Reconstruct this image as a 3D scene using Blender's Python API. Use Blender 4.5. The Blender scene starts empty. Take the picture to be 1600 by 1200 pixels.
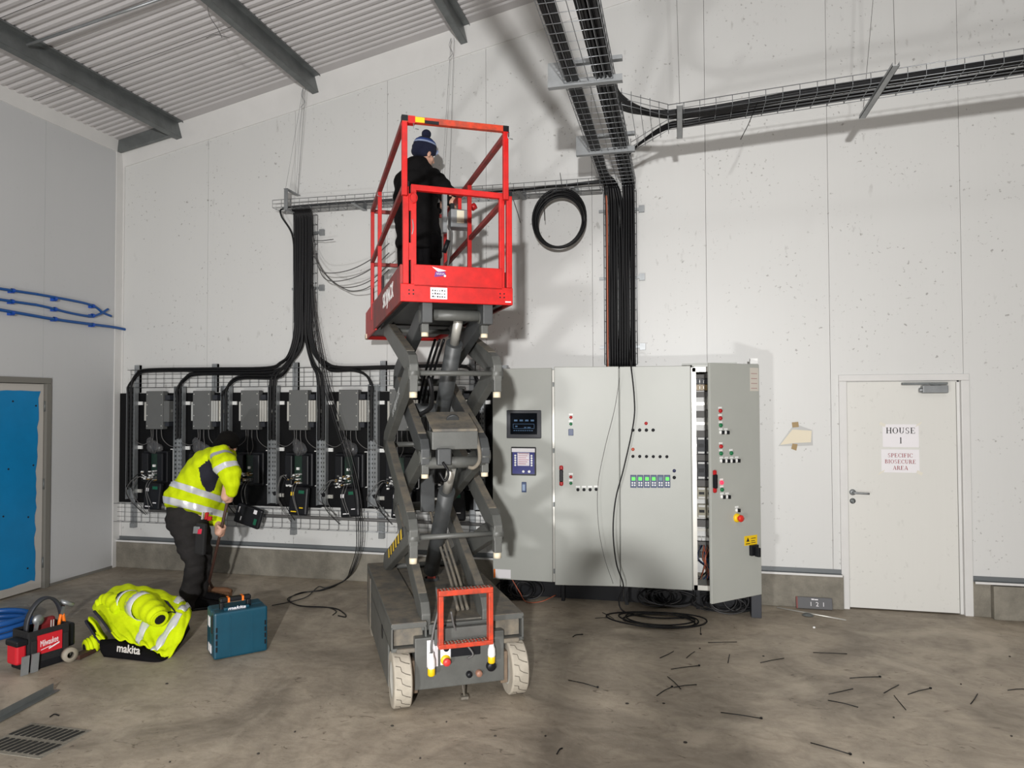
import bpy, bmesh, math, random
from mathutils import Vector, Matrix
random.seed(7)
SC = bpy.context.scene
COL = SC.collection
# ------------------------------------------------------------------ camera
CAM = Vector((5.979, -6.62, 1.779)); FPX = 1110.0
YAW, PITCH, ROLL = .2311, .0250, -.0033
_f = Vector((-math.sin(YAW)*math.cos(PITCH), math.cos(YAW)*math.cos(PITCH), math.sin(PITCH)))
_r = Vector((math.cos(YAW), math.sin(YAW), 0)); _u = _r.cross(_f)
R_ = math.cos(ROLL)*_r + math.sin(ROLL)*_u; U_ = -math.sin(ROLL)*_r + math.cos(ROLL)*_u
cd = bpy.data.cameras.new('camera'); cam = bpy.data.objects.new('camera', cd); COL.objects.link(cam)
cd.sensor_width = 36; cd.lens = FPX/1600*36; cd.clip_start = .05; cd.clip_end = 100
cam.matrix_world = Matrix(((R_.x, U_.x, -_f.x, CAM.x), (R_.y, U_.y, -_f.y, CAM.y), (R_.z, U_.z, -_f.z, CAM.z), (0, 0, 0, 1)))
SC.camera = cam
# ------------------------------------------------------------------ light
w = bpy.data.worlds.new('world'); SC.world = w; w.use_nodes = True
w.node_tree.nodes['Background'].inputs[0].default_value = (.8, .85, .9, 1)
w.node_tree.nodes['Background'].inputs[1].default_value = .3
def area(name, loc, aim, power, sx, sy, col=(1, .99, .975)):
    l = bpy.data.lights.new(name, 'AREA'); l.shape = 'RECTANGLE'; l.size = sx; l.size_y = sy; l.energy = power; l.color = col
    o = bpy.data.objects.new(name, l); COL.objects.link(o); o.location = loc
    o.rotation_euler = (Vector(aim)-Vector(loc)).to_track_quat('-Z', 'Y').to_euler()
    return o
area('flood_light_tripod', (6.25, -9.5, 2.35), (5.2, 0, 2.0), 560, .16, .12)           # tripod flood behind the photographer
area('flood_light_floor', (4.3, -6.9, .45), (5.8, 0, 4.4), 110, .3, .2)                # flood standing on the floor, tilted up
for ly in (-11.5, -7.2):                                                               # unseen fill lights under the ridge, added to lift the ambient light
    area('ridge_fill_light', (8.0, ly, 5.6), (8.0, ly, 0), 75, .25, 2.4, (1, .985, .965))
vs = SC.view_settings; vs.view_transform = 'Standard'; vs.look = 'None'; vs.exposure = -0.08; vs.gamma = 1; vs.use_curve_mapping = False
# ------------------------------------------------------------------ survey helpers: pixel of the photograph -> point on a known plane
def ray(px, py): return _f + (px-800)/FPX*R_ - (py-600)/FPX*U_
def at(px, py, x=None, y=None, z=None):
    d = ray(px, py)
    t = (x-CAM.x)/d.x if x is not None else (y-CAM.y)/d.y if y is not None else (z-CAM.z)/d.z
    return CAM + d*t
LO = Vector((4.325, -2.70, 0)); LA = math.radians(29.5)
LU = Vector((math.cos(LA), math.sin(LA), 0)); LV = Vector((-math.sin(LA), math.cos(LA), 0))
def al(px, py, u=None, v=None, w=None):          # the same in the scissor lift's own frame
    d = ray(px, py); c = CAM-LO
    cl = Vector((c.dot(LU), c.dot(LV), c.z)); dl = Vector((d.dot(LU), d.dot(LV), d.z))
    t = (u-cl.x)/dl.x if u is not None else (v-cl.y)/dl.y if v is not None else (w-cl.z)/dl.z
    return cl + dl*t
# ------------------------------------------------------------------ materials
def lin(c): return tuple((x/12.92 if x <= .04045 else ((x+.055)/1.055)**2.4) for x in [v/255 for v in c])
MATS = {}
def mat(name, rgb, rough=.5, metal=0.0, var=0.0, vscale=6.0, bump=0.0, bscale=40.0, stretch=None, coat=0, trans=0, alpha=1, emit=None, estr=0, rgb2=None, spec=.5):
    if name in MATS: return MATS[name]
    m = bpy.data.materials.new(name); m.use_nodes = True; N = m.node_tree.nodes; L = m.node_tree.links
    b = N['Principled BSDF']; c = lin(rgb)
    b.inputs['Base Color'].default_value = (*c, 1); b.inputs['Roughness'].default_value = rough; b.inputs['Metallic'].default_value = metal
    b.inputs['Specular IOR Level'].default_value = spec
    if coat: b.inputs['Coat Weight'].default_value = coat
    if trans: b.inputs['Transmission Weight'].default_value = trans
    if alpha < 1: b.inputs['Alpha'].default_value = alpha
    if emit: b.inputs['Emission Color'].default_value = (*lin(emit), 1); b.inputs['Emission Strength'].default_value = estr
    if var or bump:
        tc = N.new('ShaderNodeTexCoord'); mp = N.new('ShaderNodeMapping'); L.new(tc.outputs['Object'], mp.inputs[0])
        if stretch: mp.inputs['Scale'].default_value = stretch
    if var:
        n = N.new('ShaderNodeTexNoise'); n.inputs['Scale'].default_value = vscale; n.inputs['Detail'].default_value = 6; n.inputs['Roughness'].default_value = .65
        L.new(mp.outputs[0], n.inputs['Vector'])
        cr = N.new('ShaderNodeValToRGB'); c2 = lin(rgb2) if rgb2 else tuple(x*(1-var) for x in c)
        cr.color_ramp.elements[0].position = .35; cr.color_ramp.elements[0].color = (*c2, 1)
        cr.color_ramp.elements[1].position = .65; cr.color_ramp.elements[1].color = (*[min(1, x*(1+var*.4)) if not rgb2 else x for x in c], 1)
        L.new(n.outputs[0], cr.inputs[0]); L.new(cr.outputs[0], b.inputs['Base Color'])
    if bump:
        n2 = N.new('ShaderNodeTexNoise'); n2.inputs['Scale'].default_value = bscale; n2.inputs['Detail'].default_value = 4
        L.new(mp.outputs[0], n2.inputs['Vector'])
        bp = N.new('ShaderNodeBump'); bp.inputs['Strength'].default_value = bump; bp.inputs['Distance'].default_value = .01
        L.new(n2.outputs[0], bp.inputs['Height']); L.new(bp.outputs[0], b.inputs['Normal'])
    MATS[name] = m; return m
# white sandwich panel with scuffs, specks and faint vertical streaks
def wall_mat(name, rgb, marks):
    m = mat(name, rgb, .42); N = m.node_tree.nodes; L = m.node_tree.links; b = N['Principled BSDF']
    tc = N.new('ShaderNodeTexCoord')
    def noise(scale, det, st, thr0, thr1):
        mp = N.new('ShaderNodeMapping'); mp.inputs['Scale'].default_value = st; L.new(tc.outputs['Object'], mp.inputs[0])
        n = N.new('ShaderNodeTexNoise'); n.inputs['Scale'].default_value = scale; n.inputs['Detail'].default_value = det; L.new(mp.outputs[0], n.inputs['Vector'])
        r = N.new('ShaderNodeMapRange'); r.inputs['From Min'].default_value = thr0; r.inputs['From Max'].default_value = thr1; L.new(n.outputs[0], r.inputs[0]); return r
    def mul(a, c):
        q = N.new('ShaderNodeMath'); q.operation = 'MULTIPLY'; L.new(a.outputs[0], q.inputs[0])
        if isinstance(c, float): q.inputs[1].default_value = c
        else: L.new(c.outputs[0], q.inputs[1])
        return q
    spk = mul(noise(30, 2, (1, 1, 1), .64, .71), noise(2.2, 2, (1, 1, 1), .46, .56))
    scf = mul(noise(9, 5, (1.6, 1, .7), .63, .72), noise(1.1, 1, (1, 1, 1), .50, .62))
    dirt = noise(1.3, 5, (1, 1, .45), .35, .75)
    streak = noise(55, 2, (1, 1, .012), .3, .8)
    base = lin(rgb)
    def mix(fac, colA, rgbB):
        x = N.new('ShaderNodeMix'); x.data_type = 'RGBA'; L.new(fac.outputs[0], x.inputs['Factor'])
        if hasattr(colA, 'outputs'): L.new(colA.outputs['Result'], x.inputs['A'])
        else: x.inputs['A'].default_value = (*colA, 1)
        x.inputs['B'].default_value = (*rgbB, 1); return x
    c = mix(mul(dirt, .35), base, tuple(v*.9 for v in base))
    c = mix(mul(streak, .25), c, tuple(v*.95 for v in base))
    c = mix(mul(scf, .42*marks), c, lin((120, 116, 110)))
    c = mix(mul(spk, .6*marks), c, lin((120, 116, 112)))
    L.new(c.outputs['Result'], b.inputs['Base Color'])
    return m
M_WALL = wall_mat('white_wall_panel', (212, 212, 210), 1.0)
M_WALL2 = wall_mat('grey_white_wall_panel', (196, 197, 198), .12)
M_TRIM = mat('white_flashing', (214, 213, 211), .4, var=.04, vscale=3)
M_DOORW = wall_mat('white_door', (216, 215, 210), .35)
def floor_mat():
    m = mat('concrete_floor', (128, 119, 106), .6); N = m.node_tree.nodes; L = m.node_tree.links; b = N['Principled BSDF']
    tc = N.new('ShaderNodeTexCoord')
    def noi(s, d, st=(1, 1, 1), dist=0):
        mp = N.new('ShaderNodeMapping'); mp.inputs['Scale'].default_value = st; L.new(tc.outputs['Object'], mp.inputs[0])
        n = N.new('ShaderNodeTexNoise'); n.inputs['Scale'].default_value = s; n.inputs['Detail'].default_value = d; n.inputs['Distortion'].default_value = dist
        n.inputs['Roughness'].default_value = .62; L.new(mp.outputs[0], n.inputs['Vector']); return n
    def ramp(n, p0, p1, c0, c1):
        r = N.new('ShaderNodeValToRGB'); e = r.color_ramp.elements; e[0].position = p0; e[0].color = (*lin(c0), 1); e[1].position = p1; e[1].color = (*lin(c1), 1)
        L.new(n.outputs[0], r.inputs[0]); return r
    big = ramp(noi(1.3, 9, dist=1.1), .38, .62, (140, 130, 116), (176, 164, 147))
    fine = ramp(noi(5.5, 9, (1, 1.6, 1), 1.6), .34, .58, (190, 186, 180), (255, 255, 255))
    x = N.new('ShaderNodeMix'); x.data_type = 'RGBA'; x.blend_type = 'MULTIPLY'; x.inputs['Factor'].default_value = .42
    L.new(big.outputs[0], x.inputs['A']); L.new(fine.outputs[0], x.inputs['B'])
    spots = ramp(noi(9, 6, (1, 1.7, 1), 1.6), .62, .70, (255, 255, 255), (150, 142, 134))
    x2 = N.new('ShaderNodeMix'); x2.data_type = 'RGBA'; x2.blend_type = 'MULTIPLY'; x2.inputs['Factor'].default_value = .75
    L.new(x.outputs['Result'], x2.inputs['A']); L.new(spots.outputs[0], x2.inputs['B'])
    pale = ramp(noi(.8, 7, dist=1.5), .56, .68, (0, 0, 0), (255, 255, 255))
    x3 = N.new('ShaderNodeMix'); x3.data_type = 'RGBA'; L.new(x2.outputs['Result'], x3.inputs['A']); x3.inputs['B'].default_value = (*lin((198, 186, 168)), 1)
    q = N.new('ShaderNodeMath'); q.operation = 'MULTIPLY'; q.inputs[1].default_value = .55; L.new(pale.outputs[0], q.inputs[0]); L.new(q.outputs[0], x3.inputs['Factor'])
    L.new(x3.outputs['Result'], b.inputs['Base Color'])
    bp = N.new('ShaderNodeBump'); bp.inputs['Strength'].default_value = .25; bp.inputs['Distance'].default_value = .01
    L.new(noi(22, 8).outputs[0], bp.inputs['Height']); L.new(bp.outputs[0], b.inputs['Normal'])
    return m
M_FLOOR = floor_mat()
M_PLINTH = mat('plinth_concrete', (132, 127, 116), .85, var=.25, vscale=7, bump=.5, bscale=60)
M_FLASH = mat('grey_flashing', (112, 116, 118), .5, .3)
M_ROOF = mat('roof_sheet', (186, 183, 183), .45, var=.05, vscale=2)
M_GALV = mat('galvanised_steel', (150, 153, 155), .42, .5, var=.15, vscale=9)
M_GALVD = mat('galvanised_purlin', (118, 122, 122), .5, .55, var=.2, vscale=5)
M_WIRE = mat('bright_wire', (150, 152, 154), .35, .7)
M_BLACK = mat('black_cable', (17, 17, 19), .5, spec=.3)
M_DGREYC = mat('dark_grey_cable', (52, 51, 52), .5)
M_GREYC = mat('grey_cable', (96, 95, 94), .5)
M_BOARD = mat('black_board', (11, 11, 13), .6, spec=.2)
M_DARKBOX = mat('dark_grey_enclosure', (98, 99, 98), .5, var=.05, vscale=5)
M_ALU = mat('aluminium', (205, 203, 196), .35, .5)
M_DKPL = mat('dark_plastic', (22, 23, 27), .45, spec=.3)
M_DKPL2 = mat('charcoal_plastic', (44, 46, 52), .5)
M_WHITE = mat('white_plastic', (232, 232, 230), .45)
M_PAPER = mat('paper', (232, 229, 232), .8)
M_CAB = mat('cabinet_grey_paint', (174, 176, 170), .41, var=.03, vscale=2, bump=.03, bscale=260)
M_CABIN = mat('cabinet_plate', (208, 208, 205), .35, .25, var=.12, vscale=60)
M_RED = mat('red_plastic', (178, 24, 28), .4)
M_GREEN = mat('green_plastic', (20, 112, 66), .4)
M_BLUEL = mat('blue_label', (36, 58, 100), .4)
M_RPAINT = mat('red_paint', (198, 18, 14), .45, var=.2, vscale=14, bump=.05, bscale=30)
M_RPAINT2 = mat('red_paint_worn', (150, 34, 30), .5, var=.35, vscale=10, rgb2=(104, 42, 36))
M_ORANGE = mat('orange_red_paint', (214, 66, 36), .45, var=.3, vscale=16, rgb2=(150, 62, 44))
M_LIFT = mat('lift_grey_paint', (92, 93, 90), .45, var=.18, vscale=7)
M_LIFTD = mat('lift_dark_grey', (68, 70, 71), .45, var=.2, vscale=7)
M_DUST = mat('dusty_grey_paint', (128, 119, 104), .8, var=.3, vscale=9, rgb2=(92, 90, 86))
M_RUBBER = mat('pale_tyre_rubber', (176, 168, 154), .8, var=.15, vscale=12, bump=.2, bscale=50)
M_HUB = mat('white_wheel_hub', (222, 220, 212), .5, var=.2, vscale=8)
M_CREAM = mat('cream_nylon', (226, 214, 188), .5)
M_YELLOW = mat('yellow_paint', (236, 196, 20), .45)
M_HIVIS = mat('hi_vis_yellow', (206, 226, 8), .8, spec=.2, var=.10, vscale=10, bump=.5, bscale=26)
M_REFL = mat('reflective_tape', (225, 226, 230), .35, .35)
M_NAVY = mat('navy_cloth', (28, 28, 42), .85, bump=.3, bscale=60)
M_TROUS = mat('charcoal_trousers', (46, 44, 44), .9, spec=.15, var=.2, vscale=8, bump=.5, bscale=30)
M_BLKCL = mat('black_cloth', (17, 16, 18), .9, bump=.4, bscale=40, spec=.12)
M_SKIN = mat('skin', (206, 160, 138), .55)
M_HAIR = mat('dark_hair', (15, 13, 12), .8, bump=.8, bscale=160, spec=.15)
M_TEAL = mat('teal_case', (6, 68, 88), .42, var=.12, vscale=8)
M_BLUEP = mat('blue_pipe', (26, 82, 150), .4)
M_BLUEF = mat('blue_film', (16, 128, 186), .38, var=.10, vscale=2.5)
M_WOOD = mat('broom_wood', (120, 84, 58), .7, var=.25, vscale=12)
M_DKWOOD = mat('dark_handle', (72, 48, 40), .6, var=.25, vscale=12)
M_FRAMEG = mat('grey_door_frame', (120, 118, 112), .5)
M_COPPER = mat('copper_coloured_cable', (176, 98, 72), .45)
M_SKINH = mat('clear_plastic_bag', (130, 130, 132), .2, trans=.5, alpha=.4)
M_GLASSD = mat('dark_screen', (10, 14, 20), .12)
M_ORNG = mat('orange_plastic', (240, 120, 30), .5)
M_TAPE = mat('brown_tape', (150, 122, 70), .4)
M_GROUT = mat('dark_gap', (60, 60, 60), .9)
# ------------------------------------------------------------------ mesh helpers
class MB:
    def __init__(s): s.v = []; s.f = []; s.mi = []; s.sm = []
    def add(s, vs, fs, mi=0, sm=False):
        n = len(s.v); s.v += [tuple(p) for p in vs]
        for f in fs: s.f.append([n+i for i in f]); s.mi.append(mi); s.sm.append(sm)
        return s
    def box(s, x0, x1, y0, y1, z0, z1, mi=0):
        return s.add([(x0, y0, z0), (x1, y0, z0), (x1, y1, z0), (x0, y1, z0), (x0, y0, z1), (x1, y0, z1), (x1, y1, z1), (x0, y1, z1)],
                     [(0, 3, 2, 1), (4, 5, 6, 7), (0, 1, 5, 4), (1, 2, 6, 5), (2, 3, 7, 6), (3, 0, 4, 7)], mi)
    def obox(s, c, ex, ey, ez, mi=0):            # centre and three half-axis vectors
        c, ex, ey, ez = map(Vector, (c, ex, ey, ez)); vs = []
        for sz in (-1, 1):
            for sx, sy in ((-1, -1), (1, -1), (1, 1), (-1, 1)): vs.append(c+ex*sx+ey*sy+ez*sz)
        return s.add(vs, [(0, 3, 2, 1), (4, 5, 6, 7), (0, 1, 5, 4), (1, 2, 6, 5), (2, 3, 7, 6), (3, 0, 4, 7)], mi)
    def bar(s, p, q, w, h, up=(0, 0, 1), mi=0):
        p, q, up = Vector(p), Vector(q), Vector(up); d = (q-p); n = d.normalized(); sd = n.cross(up)
        if sd.length < 1e-5: sd = n.cross(Vector((0, 1, 0)))
        sd.normalize(); u2 = sd.cross(n).normalized()
        return s.obox((p+q)/2, d/2, sd*w/2, u2*h/2, mi)
    def tube(s, pts, r, n=7, closed=False, mi=0, caps=True):
        pts = [Vector(p) for p in pts]; m = len(pts); base = len(s.v); vs = []
        T = []
        for i in range(m):
            a = pts[i-1] if (i > 0 or closed) else pts[i]; b = pts[(i+1) % m] if (i < m-1 or closed) else pts[i]
            t = (b-a); T.append(t.normalized() if t.length > 1e-9 else Vector((0, 0, 1)))
        nr = T[0].orthogonal().normalized()
        for i in range(m):
            nr = (nr - T[i]*nr.dot(T[i]));  nr = nr.normalized() if nr.length > 1e-6 else T[i].orthogonal().normalized()
            bn = T[i].cross(nr); rr = r[i] if isinstance(r, (list, tuple)) else r
            for k in range(n):
                a = 2*math.pi*k/n; vs.append(pts[i]+nr*math.cos(a)*rr+bn*math.sin(a)*rr)
        fs = []
        for i in range(m if closed else m-1):
            j = (i+1) % m
            for k in range(n): fs.append((i*n+k, i*n+(k+1) % n, j*n+(k+1) % n, j*n+k))
        s.add(vs, fs, mi, True)
        if caps and not closed:
            s.f.append([base+k for k in range(n)][::-1]); s.mi.append(mi); s.sm.append(False)
            s.f.append([base+(m-1)*n+k for k in range(n)]); s.mi.append(mi); s.sm.append(False)
        return s
    def cyl(s, p, q, r, n=16, r2=None, mi=0): return s.tube([p, q], [r, r if r2 is None else r2], n, mi=mi)
    def lathe(s, prof, o, axis=(0, 0, 1), n=20, mi=0):
        o = Vector(o); ax = Vector(axis).normalized(); a = ax.orthogonal().normalized(); b = ax.cross(a); vs = []; fs = []
        for r, h in prof:
            for k in range(n):
                t = 2*math.pi*k/n; vs.append(o+ax*h+(a*math.cos(t)+b*math.sin(t))*max(r, 1e-5))
        for i in range(len(prof)-1):
            for k in range(n): fs.append((i*n+k, i*n+(k+1) % n, (i+1)*n+(k+1) % n, (i+1)*n+k))
        return s.add(vs, fs, mi, True)
    def prism(s, poly, o, ex, ey, dv, mi=0):      # 2-D outline swept along dv
        o, ex, ey, dv = map(Vector, (o, ex, ey, dv)); n = len(poly)
        a = [o+ex*x+ey*y for x, y in poly]; b = [p+dv for p in a]
        fs = [list(range(n))[::-1], list(range(n, 2*n))]+[(i, (i+1) % n, n+(i+1) % n, n+i) for i in range(n)]
        return s.add(a+b, fs, mi)
    def ell(s, c, rx, ry, rz, nu=12, nv=16, rot=None, mi=0):
        c = Vector(c); vs = []; fs = []
        for i in range(nu+1):
            th = math.pi*i/nu
            for k in range(nv):
                ph = 2*math.pi*k/nv; p = Vector((rx*math.sin(th)*math.cos(ph), ry*math.sin(th)*math.sin(ph), rz*math.cos(th)))
                vs.append(c+(rot @ p if rot else p))
        for i in range(nu):
            for k in range(nv): fs.append((i*nv+k, (i+1)*nv+k, (i+1)*nv+(k+1) % nv, i*nv+(k+1) % nv))
        return s.add(vs, fs, mi, True)
    def loft(s, secs, n=16, mi=0, power=2.0):     # secs: (centre, axis_a vector, axis_b vector) elliptical rings
        vs = []; fs = []; m = len(secs); base = len(s.v)
        for c, a, b in secs:
            c, a, b = Vector(c), Vector(a), Vector(b)
            for k in range(n):
                t = 2*math.pi*k/n; ct, st = math.cos(t), math.sin(t)
                e = 2/power
                vs.append(c+a*math.copysign(abs(ct)**e, ct)+b*math.copysign(abs(st)**e, st))
        for i in range(m-1):
            for k in range(n): fs.append((i*n+k, i*n+(k+1) % n, (i+1)*n+(k+1) % n, (i+1)*n+k))
        s.add(vs, fs, mi, True)
        for ring, rev in ((0, True), (m-1, False)):
            f = [base+ring*n+k for k in range(n)]; s.f.append(f[::-1] if rev else f); s.mi.append(mi); s.sm.append(True)
        return s
    def grid(s, rows, mi=0, closed=False):
        n = len(rows[0]); fs = []
        for i in range(len(rows)-1):
            for k in range(n-1): fs.append((i*n+k, i*n+k+1, (i+1)*n+k+1, (i+1)*n+k))
        return s.add([p for r in rows for p in r], fs, mi, True)
    def xf(s, M):
        s.v = [tuple(M @ Vector(p)) for p in s.v]; return s
    def mesh(s, name):
        me = bpy.data.meshes.new(name); me.from_pydata(s.v, [], s.f)
        me.polygons.foreach_set('material_index', s.mi); me.polygons.foreach_set('use_smooth', s.sm); me.update(); return me
    def build(s, name, mats, parent=None, bevel=0, solid=0, recalc=False):
        me = s.mesh(name)
        for m in (mats if isinstance(mats, (list, tuple)) else [mats]): me.materials.append(m)
        if recalc:
            bm = bmesh.new(); bm.from_mesh(me); bmesh.ops.recalc_face_normals(bm, faces=bm.faces); bm.to_mesh(me); bm.free()
        return link(name, me, parent, bevel, solid)
def link(name, me, parent=None, bevel=0, solid=0):
    o = bpy.data.objects.new(name, me); COL.objects.link(o)
    if parent is not None:
        o.parent = parent
        if parent.get('_world'): o.matrix_parent_inverse = Matrix.Translation(-Vector(parent['_world']))
    if solid:
        md = o.modifiers.new('solid', 'SOLIDIFY'); md.thickness = solid; md.offset = 0
    if bevel:
        md = o.modifiers.new('bevel', 'BEVEL'); md.width = bevel; md.segments = 2; md.limit_method = 'ANGLE'; md.angle_limit = .7
    return o
def tag(o, label=None, cat=None, group=None, kind=None):
    if label: o['label'] = label
    if cat: o['category'] = cat
    if group: o['group'] = group
    if kind: o['kind'] = kind
    return o
WORLD_EMPTIES = []
def thing(name, label, cat, loc, group=None, kind=None, local=False, rz=0):
    """Empty at the base of a thing; its parts are modelled in world coordinates unless local is set."""
    o = bpy.data.objects.new(name, None); COL.objects.link(o); o.location = loc; o.rotation_euler.z = rz; o.empty_display_size = .1
    if not local: o['_world'] = tuple(loc); WORLD_EMPTIES.append(o)
    return tag(o, label, cat, group, kind)
def copy_tree(o, parent=None):
    c = o.copy(); COL.objects.link(c)
    if parent is not None: c.parent = parent
    for ch in [x for x in bpy.data.objects if x.parent == o]: copy_tree(ch, c)
    return c
def spline(pts, k=8):
    P = [Vector(p) for p in pts]; out = []
    if len(P) < 3: return P
    P = [P[0]*2-P[1]]+P+[P[-1]*2-P[-2]]
    for i in range(1, len(P)-2):
        a, b, c, d = P[i-1:i+3]
        for j in range(k):
            t = j/k; out.append(.5*((2*b)+(c-a)*t+(2*a-5*b+4*c-d)*t*t+(3*b-a-3*c+d)*t**3))
    out.append(P[-2]); return out
def tmesh(s, bold=0.0, shear=0, ext=.0006):
    cu = bpy.data.curves.new('lettering', 'FONT'); cu.body = s; cu.size = 1; cu.offset = bold; cu.shear = shear; cu.extrude = .004
    cu.align_x = 'CENTER'; cu.align_y = 'CENTER'; cu.resolution_u = 4
    ob = bpy.data.objects.new('lettering', cu); COL.objects.link(ob)
    dg = bpy.context.evaluated_depsgraph_get(); me = bpy.data.meshes.new_from_object(ob.evaluated_get(dg))
    bpy.data.objects.remove(ob); return me
def text(s, o, ex, ey, h, m, parent, width=None, bold=0.0, shear=0, name='lettering'):
    """flat lettering, cap height about .7 h, centred at o; ex / ey unit directions"""
    me = tmesh(s, bold, shear); ex, ey = Vector(ex).normalized(), Vector(ey).normalized(); ez = ex.cross(ey)
    xs = [v.co.x for v in me.vertices]; sx = h if width is None else width/max(1e-6, max(xs)-min(xs))
    cx = (max(xs)+min(xs))/2; ys = [v.co.y for v in me.vertices]; cy = (max(ys)+min(ys))/2
    for v in me.vertices:
        c = v.co.copy(); v.co = Vector(o)+ex*(c.x-cx)*sx+ey*(c.y-cy)*h+ez*c.z*.25
    me.materials.clear(); me.materials.append(m); return link(name, me, parent)
def baked(mb, mats, voxel=.012, smooth=4, name='skin'):
    """unite overlapping lofts into one continuous surface (voxel remesh), smooth it and return the mesh"""
    me = mb.mesh(name); ob = bpy.data.objects.new(name, me); COL.objects.link(ob)
    md = ob.modifiers.new('r', 'REMESH'); md.mode = 'VOXEL'; md.voxel_size = voxel; md.use_smooth_shade = True
    if smooth:
        m2 = ob.modifiers.new('s', 'SMOOTH'); m2.factor = .5; m2.iterations = smooth
    dg = bpy.context.evaluated_depsgraph_get(); out = bpy.data.meshes.new_from_object(ob.evaluated_get(dg))
    bpy.data.objects.remove(ob); out.materials.clear()
    for m in (mats if isinstance(mats, (list, tuple)) else [mats]): out.materials.append(m)
    for p in out.polygons: p.use_smooth = True; p.material_index = 0
    return out
def band(me, o, n, width, m, parent, name, off=.004, keep=None):
    """strip of a surface between two parallel planes, lifted off it: a tape sewn on"""
    bm = bmesh.new(); bm.from_mesh(me); n = Vector(n).normalized(); o = Vector(o)
    g = lambda: bm.verts[:]+bm.edges[:]+bm.faces[:]
    bmesh.ops.bisect_plane(bm, geom=g(), plane_co=o-n*width/2, plane_no=n, clear_inner=True)
    bmesh.ops.bisect_plane(bm, geom=g(), plane_co=o+n*width/2, plane_no=n, clear_outer=True)
    if keep:
        bad = [f for f in bm.faces if not keep(f.calc_center_median())]; bmesh.ops.delete(bm, geom=bad, context='FACES')
    bm.normal_update()
    for v in bm.verts: v.co += v.normal*off
    out = bpy.data.meshes.new(name); bm.to_mesh(out); bm.free(); out.materials.clear(); out.materials.append(m)
    for p in out.polygons: p.use_smooth = True; p.material_index = 0
    return link(name, out, parent)
V = Vector
# ================================================================== the room
ROOF0, ROOFM, RIDGE, DEEP = 4.653, .2039, 8.2, -16.0
def roofz(x): return ROOF0+ROOFM*(x if x <= RIDGE else 2*RIDGE-x)
WID = 2*RIDGE
fl = MB().box(-.1, WID+.1, DEEP-.1, .1, -.12, 0).build('floor', M_FLOOR); tag(fl, kind='structure')
# back wall: sandwich panels with open joints in front of a dark backing
wb = MB().prism([(0, 0), (WID, 0), (WID, roofz(WID)), (RIDGE, roofz(RIDGE)), (0, ROOF0)], (0, .075, 0), (1, 0, 0), (0, 0, 1), (0, .06, 0)).build('wall_back', M_GROUT)
tag(wb, kind='structure')
PZ = .29                                        # top of the concrete upstand
DX0, DX1, DZ = 7.318, 8.322, 2.0                # door frame, outer
seams = [0.0]+[1.082+1.029*k for k in range(15)]+[WID]
for a, b in zip(seams[:-1], seams[1:]):
    a += .0015; b -= .0015
    top = [(b, roofz(b)), (RIDGE, roofz(RIDGE)), (a, roofz(a))] if a < RIDGE < b else [(b, roofz(b)), (a, roofz(a))]
    if a < DX0 < b: poly = [(a, PZ), (DX0+.04, PZ), (DX0+.04, DZ-.03), (b, DZ-.03)]+top
    elif a < DX1 < b: poly = [(DX1-.02, PZ), (b, PZ), (b, roofz(b)), (a, roofz(a)), (a, DZ-.03), (DX1-.02, DZ-.03)]
    else: poly = [(a, PZ), (b, PZ)]+top
    MB().prism(poly, (0, 0, 0), (1, 0, 0), (0, 0, 1), (0, .07, 0)).build('wall_panel', M_WALL, wb)
# left wall
wl = MB().box(-.14, -.075, DEEP, .07, 0, 4.8).build('wall_left', M_GROUT); tag(wl, kind='structure')
LD0, LD1, LDZ = -.906, -1.95, 2.025             # left door frame, outer
ls = [0.07]+[-.985-1.029*k for k in range(15)]+[DEEP]
for a, b in zip(ls[:-1], ls[1:]):
    a -= .0015; b += .0015
    if a > LD0 > b: poly = [(a, 0), (LD0-.03, 0), (LD0-.03, LDZ-.03), (b, LDZ-.03), (b, 4.78), (a, 4.78)]
    elif a > LD1 > b: poly = [(LD1+.03, 0), (b, 0), (b, 4.78), (a, 4.78), (a, LDZ-.03), (LD1+.03, LDZ-.03)]
    else: poly = [(a, 0), (b, 0), (b, 4.78), (a, 4.78)]
    MB().prism(poly, (0, 0, 0), (0, 1, 0), (0, 0, 1), (-.07, 0, 0)).build('wall_panel', M_WALL2, wl)
tag(MB().box(WID, WID+.1, DEEP, .07, 0, 4.8).build('wall_right', M_WALL2), kind='structure')
tag(MB().prism([(0, 0), (WID, 0), (WID, roofz(WID)), (RIDGE, roofz(RIDGE)), (0, ROOF0)], (0, DEEP, 0), (1, 0, 0), (0, 0, 1), (0, -.1, 0)).build('wall_front', M_WALL2), kind='structure')
# concrete upstand below the back wall, with its flashing
tag(MB().box(0, DX0+.01, -.055, .07, 0, PZ).build('baseboard_back', M_PLINTH, bevel=.006), kind='structure')
bb2 = tag(MB().box(DX1-.01, WID, -.02, .07, 0, PZ).build('baseboard_back_beyond_door', M_PLINTH, bevel=.006), kind='structure')
MB().box(DX1+.125, DX1+.9, -.085, -.02, 0, PZ-.02).build('concrete_block', M_PLINTH, bb2, bevel=.006)
n = 0
for x0, x1 in ((0, DX0), (DX1, WID)):
    n += 1
    mb = MB().box(x0, x1, -.062, -.003, PZ, PZ+.006).box(x0, x1, -.012, -.002, PZ, PZ+.04).box(x0, x1, -.064, -.06, PZ-.012, PZ+.006, 1)
    tag(mb.build('trim_%d' % n, [M_FLASH, M_TRIM]), kind='structure')
tag(MB().box(-.002, .010, DEEP, LD1, 0, .025).box(-.002, .010, LD0, -.06, 0, .025).build('baseboard_left', M_FRAMEG), kind='structure')
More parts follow.
